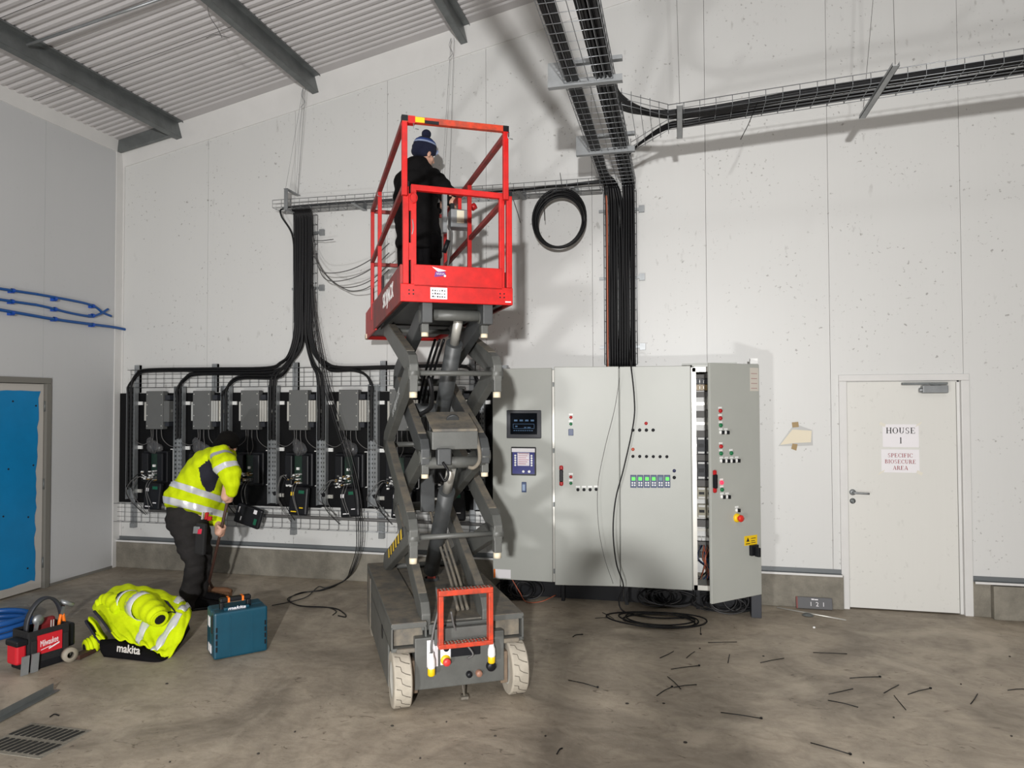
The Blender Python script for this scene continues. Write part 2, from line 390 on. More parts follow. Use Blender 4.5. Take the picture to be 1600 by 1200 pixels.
# corner, eave and verge flashings
tag(MB().box(0, .012, -.105, 0, 0, 4.60).box(0, .03, -.012, 0, PZ+.04, 4.45).build('trim_3', M_TRIM, bevel=.003), kind='structure')
tag(MB().prism([(0, 4.53), (.012, 4.53), (.045, 4.80), (0, 4.80)], (0, 0, 0), (1, 0, 0), (0, 0, 1), (0, DEEP, 0)).build('trim_4', M_TRIM), kind='structure')
for k, (xa, xb) in enumerate(((0, RIDGE), (RIDGE, WID))):
    za, zb = roofz(xa), roofz(xb)
    tag(MB().add([(xa, -.012, za-.27), (xb, -.012, zb-.27), (xb, -.05, zb+.02), (xa, -.05, za+.02), (xa, 0, za-.27), (xb, 0, zb-.27), (xb, 0, zb+.02), (xa, 0, za+.02)],
        [(0, 1, 2, 3), (4, 7, 6, 5), (0, 4, 5, 1), (3, 2, 6, 7), (1, 5, 6, 2), (0, 3, 7, 4)]).build('trim_%d' % (5+k), M_TRIM), kind='structure')
# roof: backing slab plus corrugated liner sheets, each about 1 m wide
for side in (0, 1):
    xa, xb = (0, RIDGE) if side == 0 else (RIDGE, WID)
    za, zb = roofz(xa)+.05, roofz(xb)+.05
    rf = MB().add([(xa, .1, za), (xb, .1, zb), (xb, DEEP-.1, zb), (xa, DEEP-.1, za), (xa, .1, za+.08), (xb, .1, zb+.08), (xb, DEEP-.1, zb+.08), (xa, DEEP-.1, za+.08)],
                  [(0, 1, 2, 3), (4, 7, 6, 5), (0, 4, 5, 1), (1, 5, 6, 2), (2, 6, 7, 3), (3, 7, 4, 0)]).build('ceiling' if side == 0 else 'ceiling_far_slope', M_GROUT)
    tag(rf, kind='structure')
    pitch = .0835; y = -.16; first = True
    while y > DEEP+.2:
        prof = []; nr = 12
        if first: prof += [(.10, 0), (y, 0)]; 
        for i in range(nr):
            y0 = y-i*pitch
            prof += [(y0-.004, 0), (y0-.018, .016), (y0-.044, .016), (y0-.058, 0)]
        y -= nr*pitch; prof.append((y+.0015, 0))
        rows = [[(xa, p[0], roofz(xa)+p[1]) for p in prof], [((xa+xb)/2, p[0], roofz((xa+xb)/2)+p[1]) for p in prof], [(xb, p[0], roofz(xb)+p[1]) for p in prof]]
        o = MB().grid(rows).build('roof_sheet', M_ROOF, rf)
        for p in o.data.polygons: p.use_smooth = False
        first = False
# Z purlins carried by the gable, running down the building
px_ = [.735, 2.355, 3.955, 5.555, 7.155]
for i, x in enumerate(px_+[WID-x for x in px_]):
    s = 1 if x < RIDGE else -1; zt = roofz(x); tx = V((1, 0, ROOFM*s)).normalized(); tn = V((-ROOFM*s, 0, 1)).normalized()
    o = V((x, -.02, zt)); H = .165
    lab = ['lowest grey steel roof purlin, next to the left wall', 'second grey steel roof purlin from the left wall', 'third grey steel roof purlin, above the red platform'][i] if i < 3 else 'grey steel roof purlin above the picture, %s counted from the left wall' % ['fourth', 'fifth', 'tenth', 'ninth', 'eighth', 'seventh', 'sixth'][i-3]
    ob = MB()
    ob.prism([(-.004, 0), (.065, 0), (.065, -.018), (.061, -.018), (.061, -.004), (.004, -.004), (.004, -H), (-.004, -H)], o, tx*s, tn, (0, DEEP+.2, 0))
    ob.prism([(-.065, -H), (0, -H), (0, -H+.004), (-.061, -H+.004), (-.061, -H+.02), (-.065, -H+.02)], o, tx*s, tn, (0, DEEP+.2, 0))
    tag(ob.build('roof_purlin', M_GALVD), lab, 'purlin', 'steel roof purlins')
st = MB().add([(.014, -.05, 4.53), (.70, -.05, 4.655), (.70, -.05, 4.80), (.014, -.05, 4.67), (.014, -.10, 4.53), (.70, -.10, 4.655), (.70, -.10, 4.80), (.014, -.10, 4.67)],
              [(0, 1, 2, 3), (4, 7, 6, 5), (0, 4, 5, 1), (3, 2, 6, 7), (1, 5, 6, 2), (0, 3, 7, 4)])
tag(st.build('eave_strut', M_GALVD, bevel=.003), 'short grey steel strut in the top corner between left wall and lowest purlin', 'strut')
a = V((.80, -1.93, roofz(.8)-.10)); b = V((2.29, -1.80, roofz(2.29)-.05))
tag(MB().cyl(a, b, .012, 10).build('sag_bar', M_GALV), 'thin grey steel bar spanning between the two lowest purlins', 'bar')
tag(MB().tube(spline([(2.33, -1.72, 4.98), (2.34, -1.70, 4.88), (2.40, -1.68, 4.78), (2.44, -1.68, 4.70)], 5), .003, 5).tube(spline([(2.28, -1.66, 4.73), (2.38, -1.68, 4.735), (2.52, -1.70, 4.68)], 5), .003, 5).build('loose_wire', M_GREYC),
    'loose bent wire dangling from the second purlin', 'wire')
# ------------------------------------------------------------------ right-hand door (HOUSE 1)
d1 = thing('door_1', None, None, (7.82, 0, 0), kind='structure')
fr = MB()
fr.box(DX0, DX0+.062, -.022, .07, 0, DZ-.055).box(DX1-.062, DX1, -.022, .07, 0, DZ-.055).box(DX0, DX1, -.022, .07, DZ-.0545, DZ)
fr.box(DX0+.05, DX0+.072, .02, .07, 0, DZ-.05).box(DX1-.085, DX1-.05, .02, .07, 0, DZ-.05).box(DX0+.06, DX1-.06, .02, .07, DZ-.07, DZ-.05)
fr.build('door_frame', M_TRIM, d1, bevel=.004)
LX0, LX1 = DX0+.066, DX1-.094
leaf = MB().box(LX0, LX1, .004, .045, .012, DZ-.06).build('door_leaf', M_DOORW, d1, bevel=.003)
MB().box(LX1, DX1-.06, .022, .05, 0, DZ-.05).build('dark_rebate', M_FRAMEG, d1)
hz = at(1330, 769, y=0).z
h = MB().lathe([(0, -.014), (.024, -.014), (.026, -.008), (.026, 0)], (LX0+.035, .004, hz), (0, 1, 0), 18)
h.tube(spline([(LX0+.035, 0, hz), (LX0+.035, -.045, hz), (LX0+.05, -.055, hz), (LX0+.155, -.055, hz-.004)], 5), .009, 9)
h.build('door_handle', M_GALV, leaf)
lk = MB().lathe([(0, -.01), (.022, -.01), (.024, 0)], (LX0+.035, .004, hz-.075), (0, 1, 0), 18); lk.box(LX0+.030, LX0+.040, -.02, -.008, hz-.09, hz-.062)
lk.build('lock_rose', M_GALVD, leaf)
c0, c1 = at(1440, 603, y=-.03), at(1480, 613, y=-.03)
cl = MB().box(c0.x, c1.x, -.065, .004, c1.z-.005, c0.z+.003); cl.cyl((c0.x+.02, -.03, c1.z+.02), (c0.x-.02, -.03, c1.z+.02), .02, 14)
clo = cl.build('door_closer', M_GALV, leaf, bevel=.005)
p0, p1 = at(1410, 600, y=-.05), at(1475, 597, y=-.05)
MB().box(p0.x, p1.x+.03, -.05, -.022, p0.z-.008, p0.z+.012).bar((p0.x+.2, -.045, p0.z-.002), (p1.x-.02, -.045, c0.z), .02, .008).build('closer_arm', M_GALVD, clo, bevel=.002)
# serif capitals for the two notices, built from stems, bars and arcs
def arc(cx, cy, rx, ry, a0, a1, thick, thin, n=14):
    o = []; i = []
    for k in range(n+1):
        a = math.radians(a0+(a1-a0)*k/n); w_ = thin+(thick-thin)*abs(math.cos(a))**1.3
        o.append((cx+rx*math.cos(a), cy+ry*math.sin(a))); i.append((cx+(rx-w_)*math.cos(a), cy+(ry-thin*1.1)*math.sin(a)))
    return [[o[k], o[k+1], i[k+1], i[k]] for k in range(n)]
def rc(x0, y0, x1, y1): return [[(x0, y0), (x1, y0), (x1, y1), (x0, y1)]]
def serif(x, y, w=.34, h=.05): return rc(x-w/2, y, x+w/2, y+h)
def stem(x, w=.17): return rc(x-w/2, 0, x+w/2, 1)+serif(x, 0)+serif(x, .95)
def glyph(c):
    T, t = .17, .06
    if c == 'H': return .95, stem(.2)+stem(.75)+rc(.2, .47, .75, .53)
    if c == 'O': return .95, arc(.47, .5, .43, .52, 0, 360, T, t, 26)
    if c == 'U': return .92, rc(.12, .33, .29, 1)+serif(.2, .95)+rc(.68, .33, .75, 1)+serif(.72, .95, .28)+arc(.435, .36, .315, .38, 180, 360, .15, t)
    if c == 'S': return .72, arc(.35, .73, .26, .29, 40, 270, .13, t)+arc(.35, .26, .28, .28, -140, 90, .13, t)+rc(.54, .70, .58, 1)+rc(.08, 0, .12, .3)
    if c == 'E': return .82, stem(.2)+rc(.2, .94, .72, 1)+rc(.2, 0, .75, .06)+rc(.2, .47, .55, .53)+rc(.67, .75, .72, 1)+rc(.70, 0, .75, .27)+rc(.51, .37, .55, .63)
    if c == 'F': return .76, stem(.2)+rc(.2, .94, .70, 1)+rc(.2, .47, .55, .53)+rc(.65, .75, .70, 1)+rc(.51, .37, .55, .63)
    if c == 'P': return .76, stem(.2)+rc(.2, .94, .42, 1)+rc(.2, .44, .42, .5)+arc(.42, .72, .28, .28, -90, 90, T, t)
    if c == 'R': return .88, stem(.2)+rc(.2, .94, .42, 1)+rc(.2, .46, .42, .52)+arc(.42, .73, .27, .27, -90, 90, T, t)+[[(.40, .5), (.56, .5), (.86, 0), (.66, 0)]]+serif(.78, 0, .2)
    if c == 'B': return .82, stem(.2)+rc(.2, .94, .42, 1)+rc(.2, .49, .45, .55)+rc(.2, 0, .45, .06)+arc(.42, .76, .25, .24, -90, 90, T, t)+arc(.44, .27, .30, .27, -90, 90, T, t)
    if c == 'C': return .84, arc(.46, .5, .42, .52, 42, 318, T, t, 20)+rc(.74, .66, .79, 1)+rc(.74, .05, .78, .25)
    if c == 'I': return .42, stem(.2)
    if c == 'A': return .92, [[(.40, 1), (.52, 1), (.86, 0), (.66, 0)], [(.40, 1), (.46, 1), (.16, 0), (.09, 0)]]+rc(.24, .30, .66, .36)+serif(.13, 0, .28)+serif(.76, 0, .34)
    if c == '1': return .5, rc(.17, 0, .34, 1)+serif(.25, 0)+[[(.05, .80), (.17, .88), (.34, 1), (.17, .96)]]
    return .4, []
def serif_text(s, o, ex, ey, cap, width, m, parent):
    mb = MB(); x = 0; G = []
    for c in s:
        w_, polys = glyph(c); G.append((x, polys)); x += w_+.06
    tot = x-.06; sx = width/tot; ex, ey = V(ex), V(ey); nz = ex.cross(ey)
    for x0, polys in G:
        for i, p in enumerate(polys): mb.add([V(o)+ex*((x0+q[0])*sx-width/2)+ey*(q[1]*cap)+nz*.0002 for q in p], [(0, 1, 2, 3)])
    return mb.build('lettering', m, parent)
M_INK = mat('black_ink', (28, 24, 26), .7); M_INKR = mat('dark_red_ink', (150, 40, 52), .7)
def sheet(px0, py0, px1, py1, lines, m, label):
    a, b = at(px0, py0, y=0), at(px1, py1, y=0); Y = .0015
    t = thing('paper_notice', label, 'notice', (a.x, Y, b.z), 'paper notices taped to the white door')
    MB().box(a.x, b.x, Y, Y+.0018, b.z, a.z).build('paper_sheet', M_PAPER, t)
    for (x, z) in (((a.x, a.z), (b.x, a.z)) if m is M_INK else ((a.x, b.z), (b.x, b.z))):
        MB().obox((x, Y-.0006, z), V((.035, 0, .02 if (x, z) in ((b.x, a.z), (a.x, b.z)) else -.02))*.6, (0, .0004, 0), V((.01, 0, .02))*.6).build('sticky_tape', mat('clear_tape', (222, 218, 206), .3), t)
    H_ = a.z-b.z; W_ = b.x-a.x
    for s, fz, fh, fw in lines: serif_text(s, ((a.x+b.x)/2, Y-.0006, b.z+H_*fz), (1, 0, 0), (0, 0, 1), H_*fh, W_*fw, m, t)
sheet(1379, 663, 1436, 699, [('HOUSE', .60, .26, .82), ('1', .16, .27, .08)], M_INK, 'white paper notice reading HOUSE 1 taped to the white door')
sheet(1377, 702, 1437, 739, [('SPECIFIC', .66, .17, .66), ('BIOSECURE', .39, .17, .82), ('AREA', .12, .17, .40)], M_INKR, 'white paper notice with dark red capitals below the HOUSE 1 notice')
# ------------------------------------------------------------------ left door with blue protective film
d2 = thing('door_2', None, None, (0, -1.43, 0), kind='structure')
fr = MB().box(-.07, .025, LD0-.055, LD0, 0, LDZ-.0555).box(-.07, .025, LD1, LD1+.055, 0, LDZ-.0555).box(-.07, .025, LD1, LD0, LDZ-.055, LDZ)
fr.build('door_frame', M_FRAMEG, d2, bevel=.003)
lf = MB().box(-.05, -.006, LD1+.06, LD0-.06, .012, LDZ-.06).build('door_leaf', mat('primed_door', (186, 182, 176), .5), d2, bevel=.002)
for hzz in (.25, 1.0, 1.75): MB().cyl((.004, LD0-.058, hzz-.05), (.004, LD0-.058, hzz+.05), .008, 8).build('hinge', M_GALVD, lf)
random.seed(3); y0, y1, z0, z1 = LD0-.105, LD1+.1, .09, LDZ-.13; out = []
N_ = 26
out += [(y0+random.uniform(-.012, .012)-.02*math.sin(3*i/N_)-.025*(1-i/N_), z0+(z1-z0)*i/N_) for i in range(N_+1)]
out += [(y0+(y1-y0)*i/12, z1+random.uniform(-.006, .006)) for i in range(1, 13)]
out += [(y1, z1+(z0-z1)*i/8) for i in range(1, 9)]
out += [(y1+(y0-y1)*i/12, z0+random.uniform(-.015, .02)) for i in range(1, 12)]
film = MB().prism(out, (-.0055, 0, 0), (0, 1, 0), (0, 0, 1), (.0035, 0, 0)).build('blue_film', M_BLUEF, lf)
for (px, py) in ((20, 627), (56, 634), (13, 733), (52, 727), (5, 807), (44, 808), (43, 888)):
    p = at(px, py, x=-.002); MB().cyl((-.003, p.y, p.z), (.001, p.y, p.z), .009, 8).build('film_spot', M_NAVY, film)
# ------------------------------------------------------------------ blue water pipes clipped along the left wall
def pipe(pts, clips, label):
    P = [at(px, py, x=.045) for px, py in pts]; d = (P[0]-P[1]).normalized(); P = [P[0]+d*3.2]+P
    t = thing('water_pipe', label, 'pipe', P[-1], 'blue water pipes on the left wall')
    pts3 = spline(P, 8); MB().tube(pts3, .0125, 9).build('pipe_run', M_BLUEP, t)
    for px, py in clips:
        c = at(px, py, x=.045); mb = MB().lathe([(.019, -.016), (.021, 0), (.019, .016)], c, d, 12); mb.box(.003, .045, c.y-.016, c.y+.016, c.z-.022, c.z+.012)
        mb.build('pipe_clip', mat('blue_clip', (18, 78, 178), .4), t)
    return t
pipe([(0, 451), (60, 460), (125, 472), (148, 479), (160, 488), (174, 494)], [(20, 454), (86, 467), (145, 478)], 'top blue water pipe on the left wall with its end bent down')
pipe([(0, 468), (60, 477), (110, 489), (140, 494), (155, 491), (169, 483)], [(19, 471), (86, 483), (145, 493)], 'middle blue water pipe on the left wall with its end bent up')
tp = thing('water_pipe', 'lowest blue water pipe on the left wall, running into the back wall', 'pipe', (.045, -.02, 2.585), 'blue water pipes on the left wall')
P = [at(px, py, x=.045) for px, py in ((0, 484), (80, 498), (145, 507), (176, 511))]; d = (P[0]-P[1]).normalized()
MB().tube(spline([P[0]+d*3.2]+P+[V((.045, .04, 2.587))], 8), .0145, 9).build('pipe_run', M_BLUEP, tp)
for px, py in ((19, 489), (86, 498.5), (145, 507.5)):
    c = at(px, py, x=.045); mb = MB().lathe([(.02, -.016), (.022, 0), (.02, .016)], c, d, 12); mb.box(.003, .045, c.y-.016, c.y+.016, c.z-.022, c.z+.012)
    mb.build('pipe_clip', MATS['blue_clip'], tp)
# torn paper held with brown tape beside the door
def flat(poly, y, th, m, parent, name): return MB().prism([(at(px, py, y=0).x, at(px, py, y=0).z) for px, py in poly], (0, y, 0), (1, 0, 0), (0, 0, 1), (0, -th, 0)).build(name, m, parent)
tp = thing('torn_document', 'torn paper document in clear sleeve held by brown tape to the back wall', 'paper', at(1243, 682, y=0))
flat([(1216, 697), (1237, 668), (1247, 664), (1269, 672), (1270, 696), (1246, 697)], -.001, .003, mat('clear_sleeve', (184, 184, 182), .3), tp, 'sleeve')
flat([(1219, 695), (1238, 671), (1268, 673), (1267, 691), (1244, 692)], -.0045, .002, mat('old_paper', (226, 216, 194), .7), tp, 'paper_sheet')
for q in ([(1237, 660), (1247, 659), (1248, 667), (1238, 668)], [(1238, 693), (1246, 694), (1244, 704), (1236, 701)]): flat(q, -.007, .002, M_TAPE, tp, 'sticky_tape')
# floor drain with slotted grating, front left
dc = at(55, 1157, z=0)
dr = thing('floor_drain', 'slotted cast metal drain grating set into the floor at the lower left', 'drain', (dc.x, dc.y, 0))
MB().box(dc.x-.20, dc.x+.20, dc.y-.16, dc.y+.16, 0, .004).build('grating_frame', M_PLINTH, dr, bevel=.002)
for r in (0, 1):
    for k in range(10):
        x = dc.x-.17+k*.037; y = dc.y-.075+r*.15
        MB().obox((x, y, .0045), (.010, 0, 0), (.012, .058, 0), (0, 0, .003)).build('slot', mat('drain_slot', (34, 33, 30), .9), dr)
# ================================================================== cable trays, drives, cabinets
def mesh_tray(p0, p1, wv, up, pitch=.1, along=.05, r=.0024, taper=None):
    """wire basket tray: p0->p1 along one edge of the base, wv = width vector, up = side height vector"""
    p0, p1, wv, up = V(p0), V(p1), V(wv), V(up); d = p1-p0; L = d.length; mb = MB(); n = max(1, round(L/pitch))
    W_ = wv.length; m = max(2, round(W_/along)); H = up.length; hs = [1.0] if H < .06 else [.5, 1.0]
    for k in range(m+1): mb.tube([p0+wv*k/m, p1+wv*k/m], r, 5)
    for h_ in hs:
        for s_ in (0, 1): mb.tube([p0+wv*s_+up*h_, p1+wv*s_+up*h_], r*(1.25 if h_ == 1 else 1), 5)
    for i in range(n+1):
        q = p0+d*i/n; mb.tube([q+up, q, q+wv, q+wv+up], r, 5)
    return mb
M_TRAYW = mat('zinc_wire', (140, 143, 146), .35, .65)
TZ = 3.745
# --- tray along the wall, high up
t1 = thing('cable_tray', 'wire mesh cable tray running along the back wall behind the red platform', 'cable tray', (3.7, -.15, TZ), 'wire mesh cable trays')
mesh_tray((2.02, -.27, TZ-.01), (5.30, -.27, TZ-.03), (0, .24, 0), (0, 0, .075)).build('wire_basket', M_TRAYW, t1)
for x in (2.9, 3.8, 4.55, 5.05): MB().box(x-.02, x+.02, -.28, -.001, TZ-.03, TZ-.022).box(x-.02, x+.02, -.008, -.001, TZ-.03, TZ+.06).build('bracket', M_GALV, t1)
mb = MB()                                        # suspension bracket at the left end
b0 = at(458, 296, y=-.30); mb.bar((2.17, -.27, TZ-.03), (2.17, -.27, TZ+.17), .04, .008, (0, 1, 0)).bar((2.17, -.28, TZ+.17), (2.17, -.03, TZ+.17), .04, .008).bar((2.17, -.28, TZ-.035), (2.17, -.03, TZ-.035), .04, .008)
mb.build('hanger_bracket', M_GALV, t1)
# --- big tray coming out over the room
t2 = thing('cable_tray', 'wide overhead wire mesh cable tray coming out from the wall above the cabinets', 'cable tray', (5.46, -2.5, TZ), 'wire mesh cable trays')
mesh_tray((5.305, -.03, TZ), (5.305, -6.4, TZ), (.30, 0, 0), (0, 0, .085)).build('wire_basket', M_TRAYW, t2)
for y in (-1.06, -2.31):
    br = MB(); br.box(5.20, 5.66, y-.004, y+.036, TZ-.016, TZ-.012).box(5.20, 5.66, y-.006, y-.002, TZ-.016, TZ+.025)
    br.add([(5.20, y, TZ-.014), (5.30, y, TZ-.014), (5.30, y, TZ+.14), (5.20, y, TZ+.14), (5.20, y+.004, TZ-.014), (5.30, y+.004, TZ-.014), (5.30, y+.004, TZ+.14), (5.20, y+.004, TZ+.14)],
           [(0, 1, 2, 3), (4, 7, 6, 5), (0, 4, 5, 1), (1, 5, 6, 2), (2, 6, 7, 3), (3, 7, 4, 0)])
    br.box(5.35, 5.66, y-.01, y+.03, TZ+.115, TZ+.14)
    br.build('hanger_bracket', M_GALV, t2)
# --- branch tray to the right
BZ = 3.80
t3 = thing('cable_tray', 'long narrow wire mesh cable tray branching off to the right above the door', 'cable tray', (7.3, -1.3, BZ), 'wire mesh cable trays')
mesh_tray((5.92, -1.52, BZ), (10.6, -1.72, BZ+.22), (0, .27, 0), (0, 0, .075), pitch=.11).build('wire_basket', M_TRAYW, t3)
nk = MB()
for a, b in (((5.62, -1.86), (5.92, -1.52)), ((5.62, -.92), (5.92, -1.25))):
    for h_ in (0, .04, .08): nk.tube([(a[0], a[1], BZ-.03+h_), (b[0], b[1], BZ+h_)], .0024, 5)
    for k in range(6):
        t = k/5; x, y = a[0]+(b[0]-a[0])*t, a[1]+(b[1]-a[1])*t; nk.tube([(x, y, BZ-.03), (x, y, BZ+.08)], .0024, 5)
for k in range(6):
    t = k/5; nk.tube([(5.62+.3*t, -1.86+.34*t, BZ-.03), (5.62+.3*t, -.92-.33*t, BZ-.03)], .0024, 5)
nk.build('flared_neck', M_TRAYW, t3)
def hanger(x, y0, y1, z, wires):
    br = MB().box(x-.021, x+.021, y0, y1, z-.008, z-.005).box(x-.021, x-.018, y0, y1, z-.008, z+.016).box(x+.018, x+.021, y0, y1, z-.008, z+.016)
    br.build('hanger_bracket', M_GALV, t3)
    for a, b in wires: MB().tube([a, b], .0018, 5).build('hanging_wire', M_GREYC, t3)
hanger(6.0, -1.72, -1.10, BZ-.012, [((6.0, -1.70, BZ), (5.96, -1.95, 5.85))])
hanger(7.30, -1.86, -1.02, BZ+.05, [((7.30, -1.84, BZ+.06), (7.29, -1.80, 5.95)), ((7.30, -1.04, BZ+.06), (7.29, -1.78, 5.3))])
# --- hanging wires for the wall tray
for xw, tops, bots, lab in ((2.28, [(2.28, -.14, 4.98), (2.31, -.14, 4.98)], [(2.165, -.27, TZ+.17), (2.165, -.04, TZ+.17), (2.20, -.14, TZ+.17)], 'thin wire hanging from the second purlin to the wall tray'),
                            (3.9, [(3.86, -.14, 5.30), (3.89, -.14, 5.30)], [(3.80, -.27, TZ-.02), (3.80, -.04, TZ-.02)], 'thin wire hanging from the third purlin down behind the red platform')):
    mb = MB()
    for i, b in enumerate(bots): mb.tube([tops[i % 2], b], .0016, 5)
    mb.tube(spline([tops[0], (tops[0][0]-.02, -.14, tops[0][2]-.07), (tops[0][0]+.01, -.13, tops[0][2]-.14), (tops[0][0]-.03, -.14, tops[0][2]-.2)], 5), .0022, 5)
    tag(mb.build('suspension_wire', M_GALV), lab, 'wire')
# --- cables
cab_group = {}
BUND = {}
def cable(pts, r, label, group, m=None, k=7, n=6):
    mb = MB().tube(spline(pts, k), r, n)
    if group is None: return tag(mb.build('cable', m or M_BLACK), label, 'cable')
    if label not in BUND:                       # cables tied together move together: one bundle, each cable a part
        BUND[label] = thing('cable_bundle', label, 'cables', pts[-1], group)
    return mb.build('cable', m or M_BLACK, BUND[label])
random.seed(11)
ducts = [.219, .811, 1.374, 1.925, 2.474, 3.031, 3.585, 4.12]
NTH = ['first', 'second', 'third', 'fourth', 'fifth', 'sixth', 'seventh', 'eighth']
slot = 0
order = [(0, 3), (1, 3), (2, 3), (3, 4), (4, 4), (5, 2), (6, 2), (7, 2)]
rx = [2.175+.0085*i for i in range(23)]
ri = 0
for di, cnt in order:
    xd = ducts[di]; left = di <= 3
    zh = {0: 2.115, 1: 2.075, 2: 2.03, 3: 1.99, 4: 1.99, 5: 2.095, 6: 2.11, 7: 2.12}[di]
    for k in range(cnt):
        x0 = rx[ri % len(rx)]; ri += 1; yy = -.085-.022*(ri % 2)-.004*k; xe = xd-.028+.024*k-(.012 if cnt == 4 else 0); s = 1 if left else -1
        zc = zh+.012*k; dx = abs(x0-xd)
        pts = [(x0, -.16, TZ+.0), (x0, -.12, TZ-.05), (x0, yy, TZ-.16), (x0, yy, 3.2), (x0+random.uniform(-.006, .006), yy, 2.8), (x0, yy, 2.50)]
        if dx > .55: pts += [(x0-s*.06, yy, 2.28), (x0-s*.17, yy, zc+.05), (x0-s*.33, yy, zc), (xd+s*.42+(x0-xd-s*.6)*.4, yy, zc)] if dx > .9 else [(x0-s*.06, yy, 2.28), (x0-s*.16, yy, zc+.06), (x0-s*.27, yy, zc)]
        else: pts += [(x0-s*.03, yy, 2.32), ((x0+xe)/2, yy, 2.16)]
        if dx > .55: pts += [(xd+s*.22, yy, zc), (xd+s*.08, yy, zc-.05), (xe, yy, zc-.16)]
        else: pts += [(xe+s*.02, yy, 2.05)]
        pts += [(xe, yy, 1.80), (xe, yy, 1.44 if di else .95), (xe, yy-.0, 1.40 if di else .90)]
        cable(pts, .0115, 'bundle of thick black cables curving from the left riser down to the %s drive' % NTH[di], 'cable bundles fanning out to the drives')
# feeder cable lying in the wall tray, then into the left riser
for k in range(3):
    cable([(5.42, -.16, TZ+.035+.012*k), (4.9, -.15-.012*k, TZ+.03), (4.2, -.16-.012*k, TZ+.012), (3.3, -.17-.01*k, TZ+.01), (2.5, -.18-.01*k, TZ+.012), (2.12, -.2, TZ+.0), (2.05, -.16, TZ-.06), (2.14, -.10, TZ-.25), (2.16, -.09, 3.2), (2.165, -.09, 2.6)], .009,
          'few black cables lying in the wall tray and turning down at the left riser', 'cable bundles in the trays')
# right riser: cables from overhead tray down to the cabinets
random.seed(5); RN = 24
for k in range(RN):
    lay = k % 2; x = 5.335+.0112*k-(.003 if lay else 0); yy = -.055-.024*lay; zt = TZ+.015+.02*lay
    if x < 5.42: xt, yend = 5.322+(x-5.335)*.8, -6.3
    elif x < 5.50: xt, yend = 5.335+(x-5.42)*.7, -6.3
    else: xt, yend = 5.49+(x-5.50)*1.15, -6.3
    j = lambda: random.uniform(-.006, .006)
    pts = [(x, yy, 2.07), (x+j(), yy, 2.6), (x+j(), yy, 3.1), (x+(0 if abs(x-xt) < .03 else j()), yy, TZ-.22), (x*.8+xt*.2, yy-.01, TZ-.07), (x*.5+xt*.5, -.16, zt), (xt+j(), -.5, zt), (xt+j(), -1.1, zt), (xt+j(), -1.9, zt), (xt+j(), -2.8, zt), (xt+j(), -4.0, zt), (xt, yend, zt)]
    side = 'left' if xt < 5.45 else 'right'
    m = M_COPPER if k == 2 else M_BLACK
    if k == 2: tag(cable([(q[0]-.012, q[1]-.03, q[2]) for q in pts[:5]], .008, 'x', None, M_COPPER), 'copper coloured cable running down the left edge of the black riser above the cabinets', 'cable'); continue
    cable(pts, .0105, 'black cables along the %s side of the overhead tray dropping straight down to the cabinets' % side, None if k == 2 else 'cable bundles in the trays', m)
# cables from overhead tray into the right-hand branch
for k in range(18):
    big = k < 12; xs = 5.50+.008*(k % 12); lay = k % 3
    yb = (-1.505+.0085*k) if big else (-1.305+.006*(k-12)); zb = BZ+.012+.014*lay
    if big: pts = [(xs, -6.3, TZ+.045+.012*lay), (xs, -3.2, TZ+.045+.012*lay), (xs, -2.2, TZ+.05+.012*lay), (xs+.05, -1.85, TZ+.05+.01*lay), (xs+.22, -1.58+.005*k, zb), (6.1, yb, zb)]
    else: pts = [(5.56, -.35, TZ+.03), (5.58, -.75, TZ+.035), (5.68, -1.02, TZ+.04), (5.9, -1.24, zb), (6.1, yb, zb)]
    dz = lambda x: (x-5.92)*.047; dy = lambda x: -(x-5.92)*.0427
    pts += [(x, yb+dy(x)+random.uniform(-.004, .004), zb+dz(x)) for x in (6.8, 7.6, 8.5, 9.5, 10.6)]
    cable(pts, .0105, '%s bundle of black cables in the right-hand branch tray' % ('thick near' if big else 'thin far'), 'cable bundles in the trays')
# coil of cable hanging from the wall tray
for k in range(5):
    cx, cz, rr = 4.925+.006*(k % 3), 3.455-.008*k, .262-.009*k
    pts = [V((cx+rr*.93*math.cos(a), -.245+.012*(k % 3)+.03*math.sin(a), cz+rr*math.sin(a)*1.06)) for a in [2*math.pi*i/40 for i in range(40)]]
    if k == 0:
        coil = thing('hanging_cable_coil', 'coil of black cable hanging from the wall tray beside the red platform', 'cable coil', (4.925, -.245, 3.19))
    MB().tube(pts, .011, 7, closed=True).build('cable_turn', M_BLACK, coil)
for (px, py, qx, qy, lab) in ((875, 270, 879, 303, 'black cable tie tail standing up from the tray above the cable coil'), (848, 305, 851, 345, 'black cable tie tail pointing down inside the cable coil'), (802, 312, 813, 348, 'black cable tie tail hanging from the tray just right of the platform'),
                            (1180, 172, 1157, 218, 'black cable tie tail hanging under the branch tray')):
    y = -.26 if px < 1000 else -1.545
    a_ = at(px, py, y=y) if px < 1000 else V((6.52, -1.545, 3.828))
    tag(MB().tube([a_, at((px+qx)/2+.5, (py+qy)/2, y=y), at(qx, qy, y=y)], .003, 5).build('cable_tie', M_BLACK), lab, 'cable tie', 'cable tie tails on the trays')
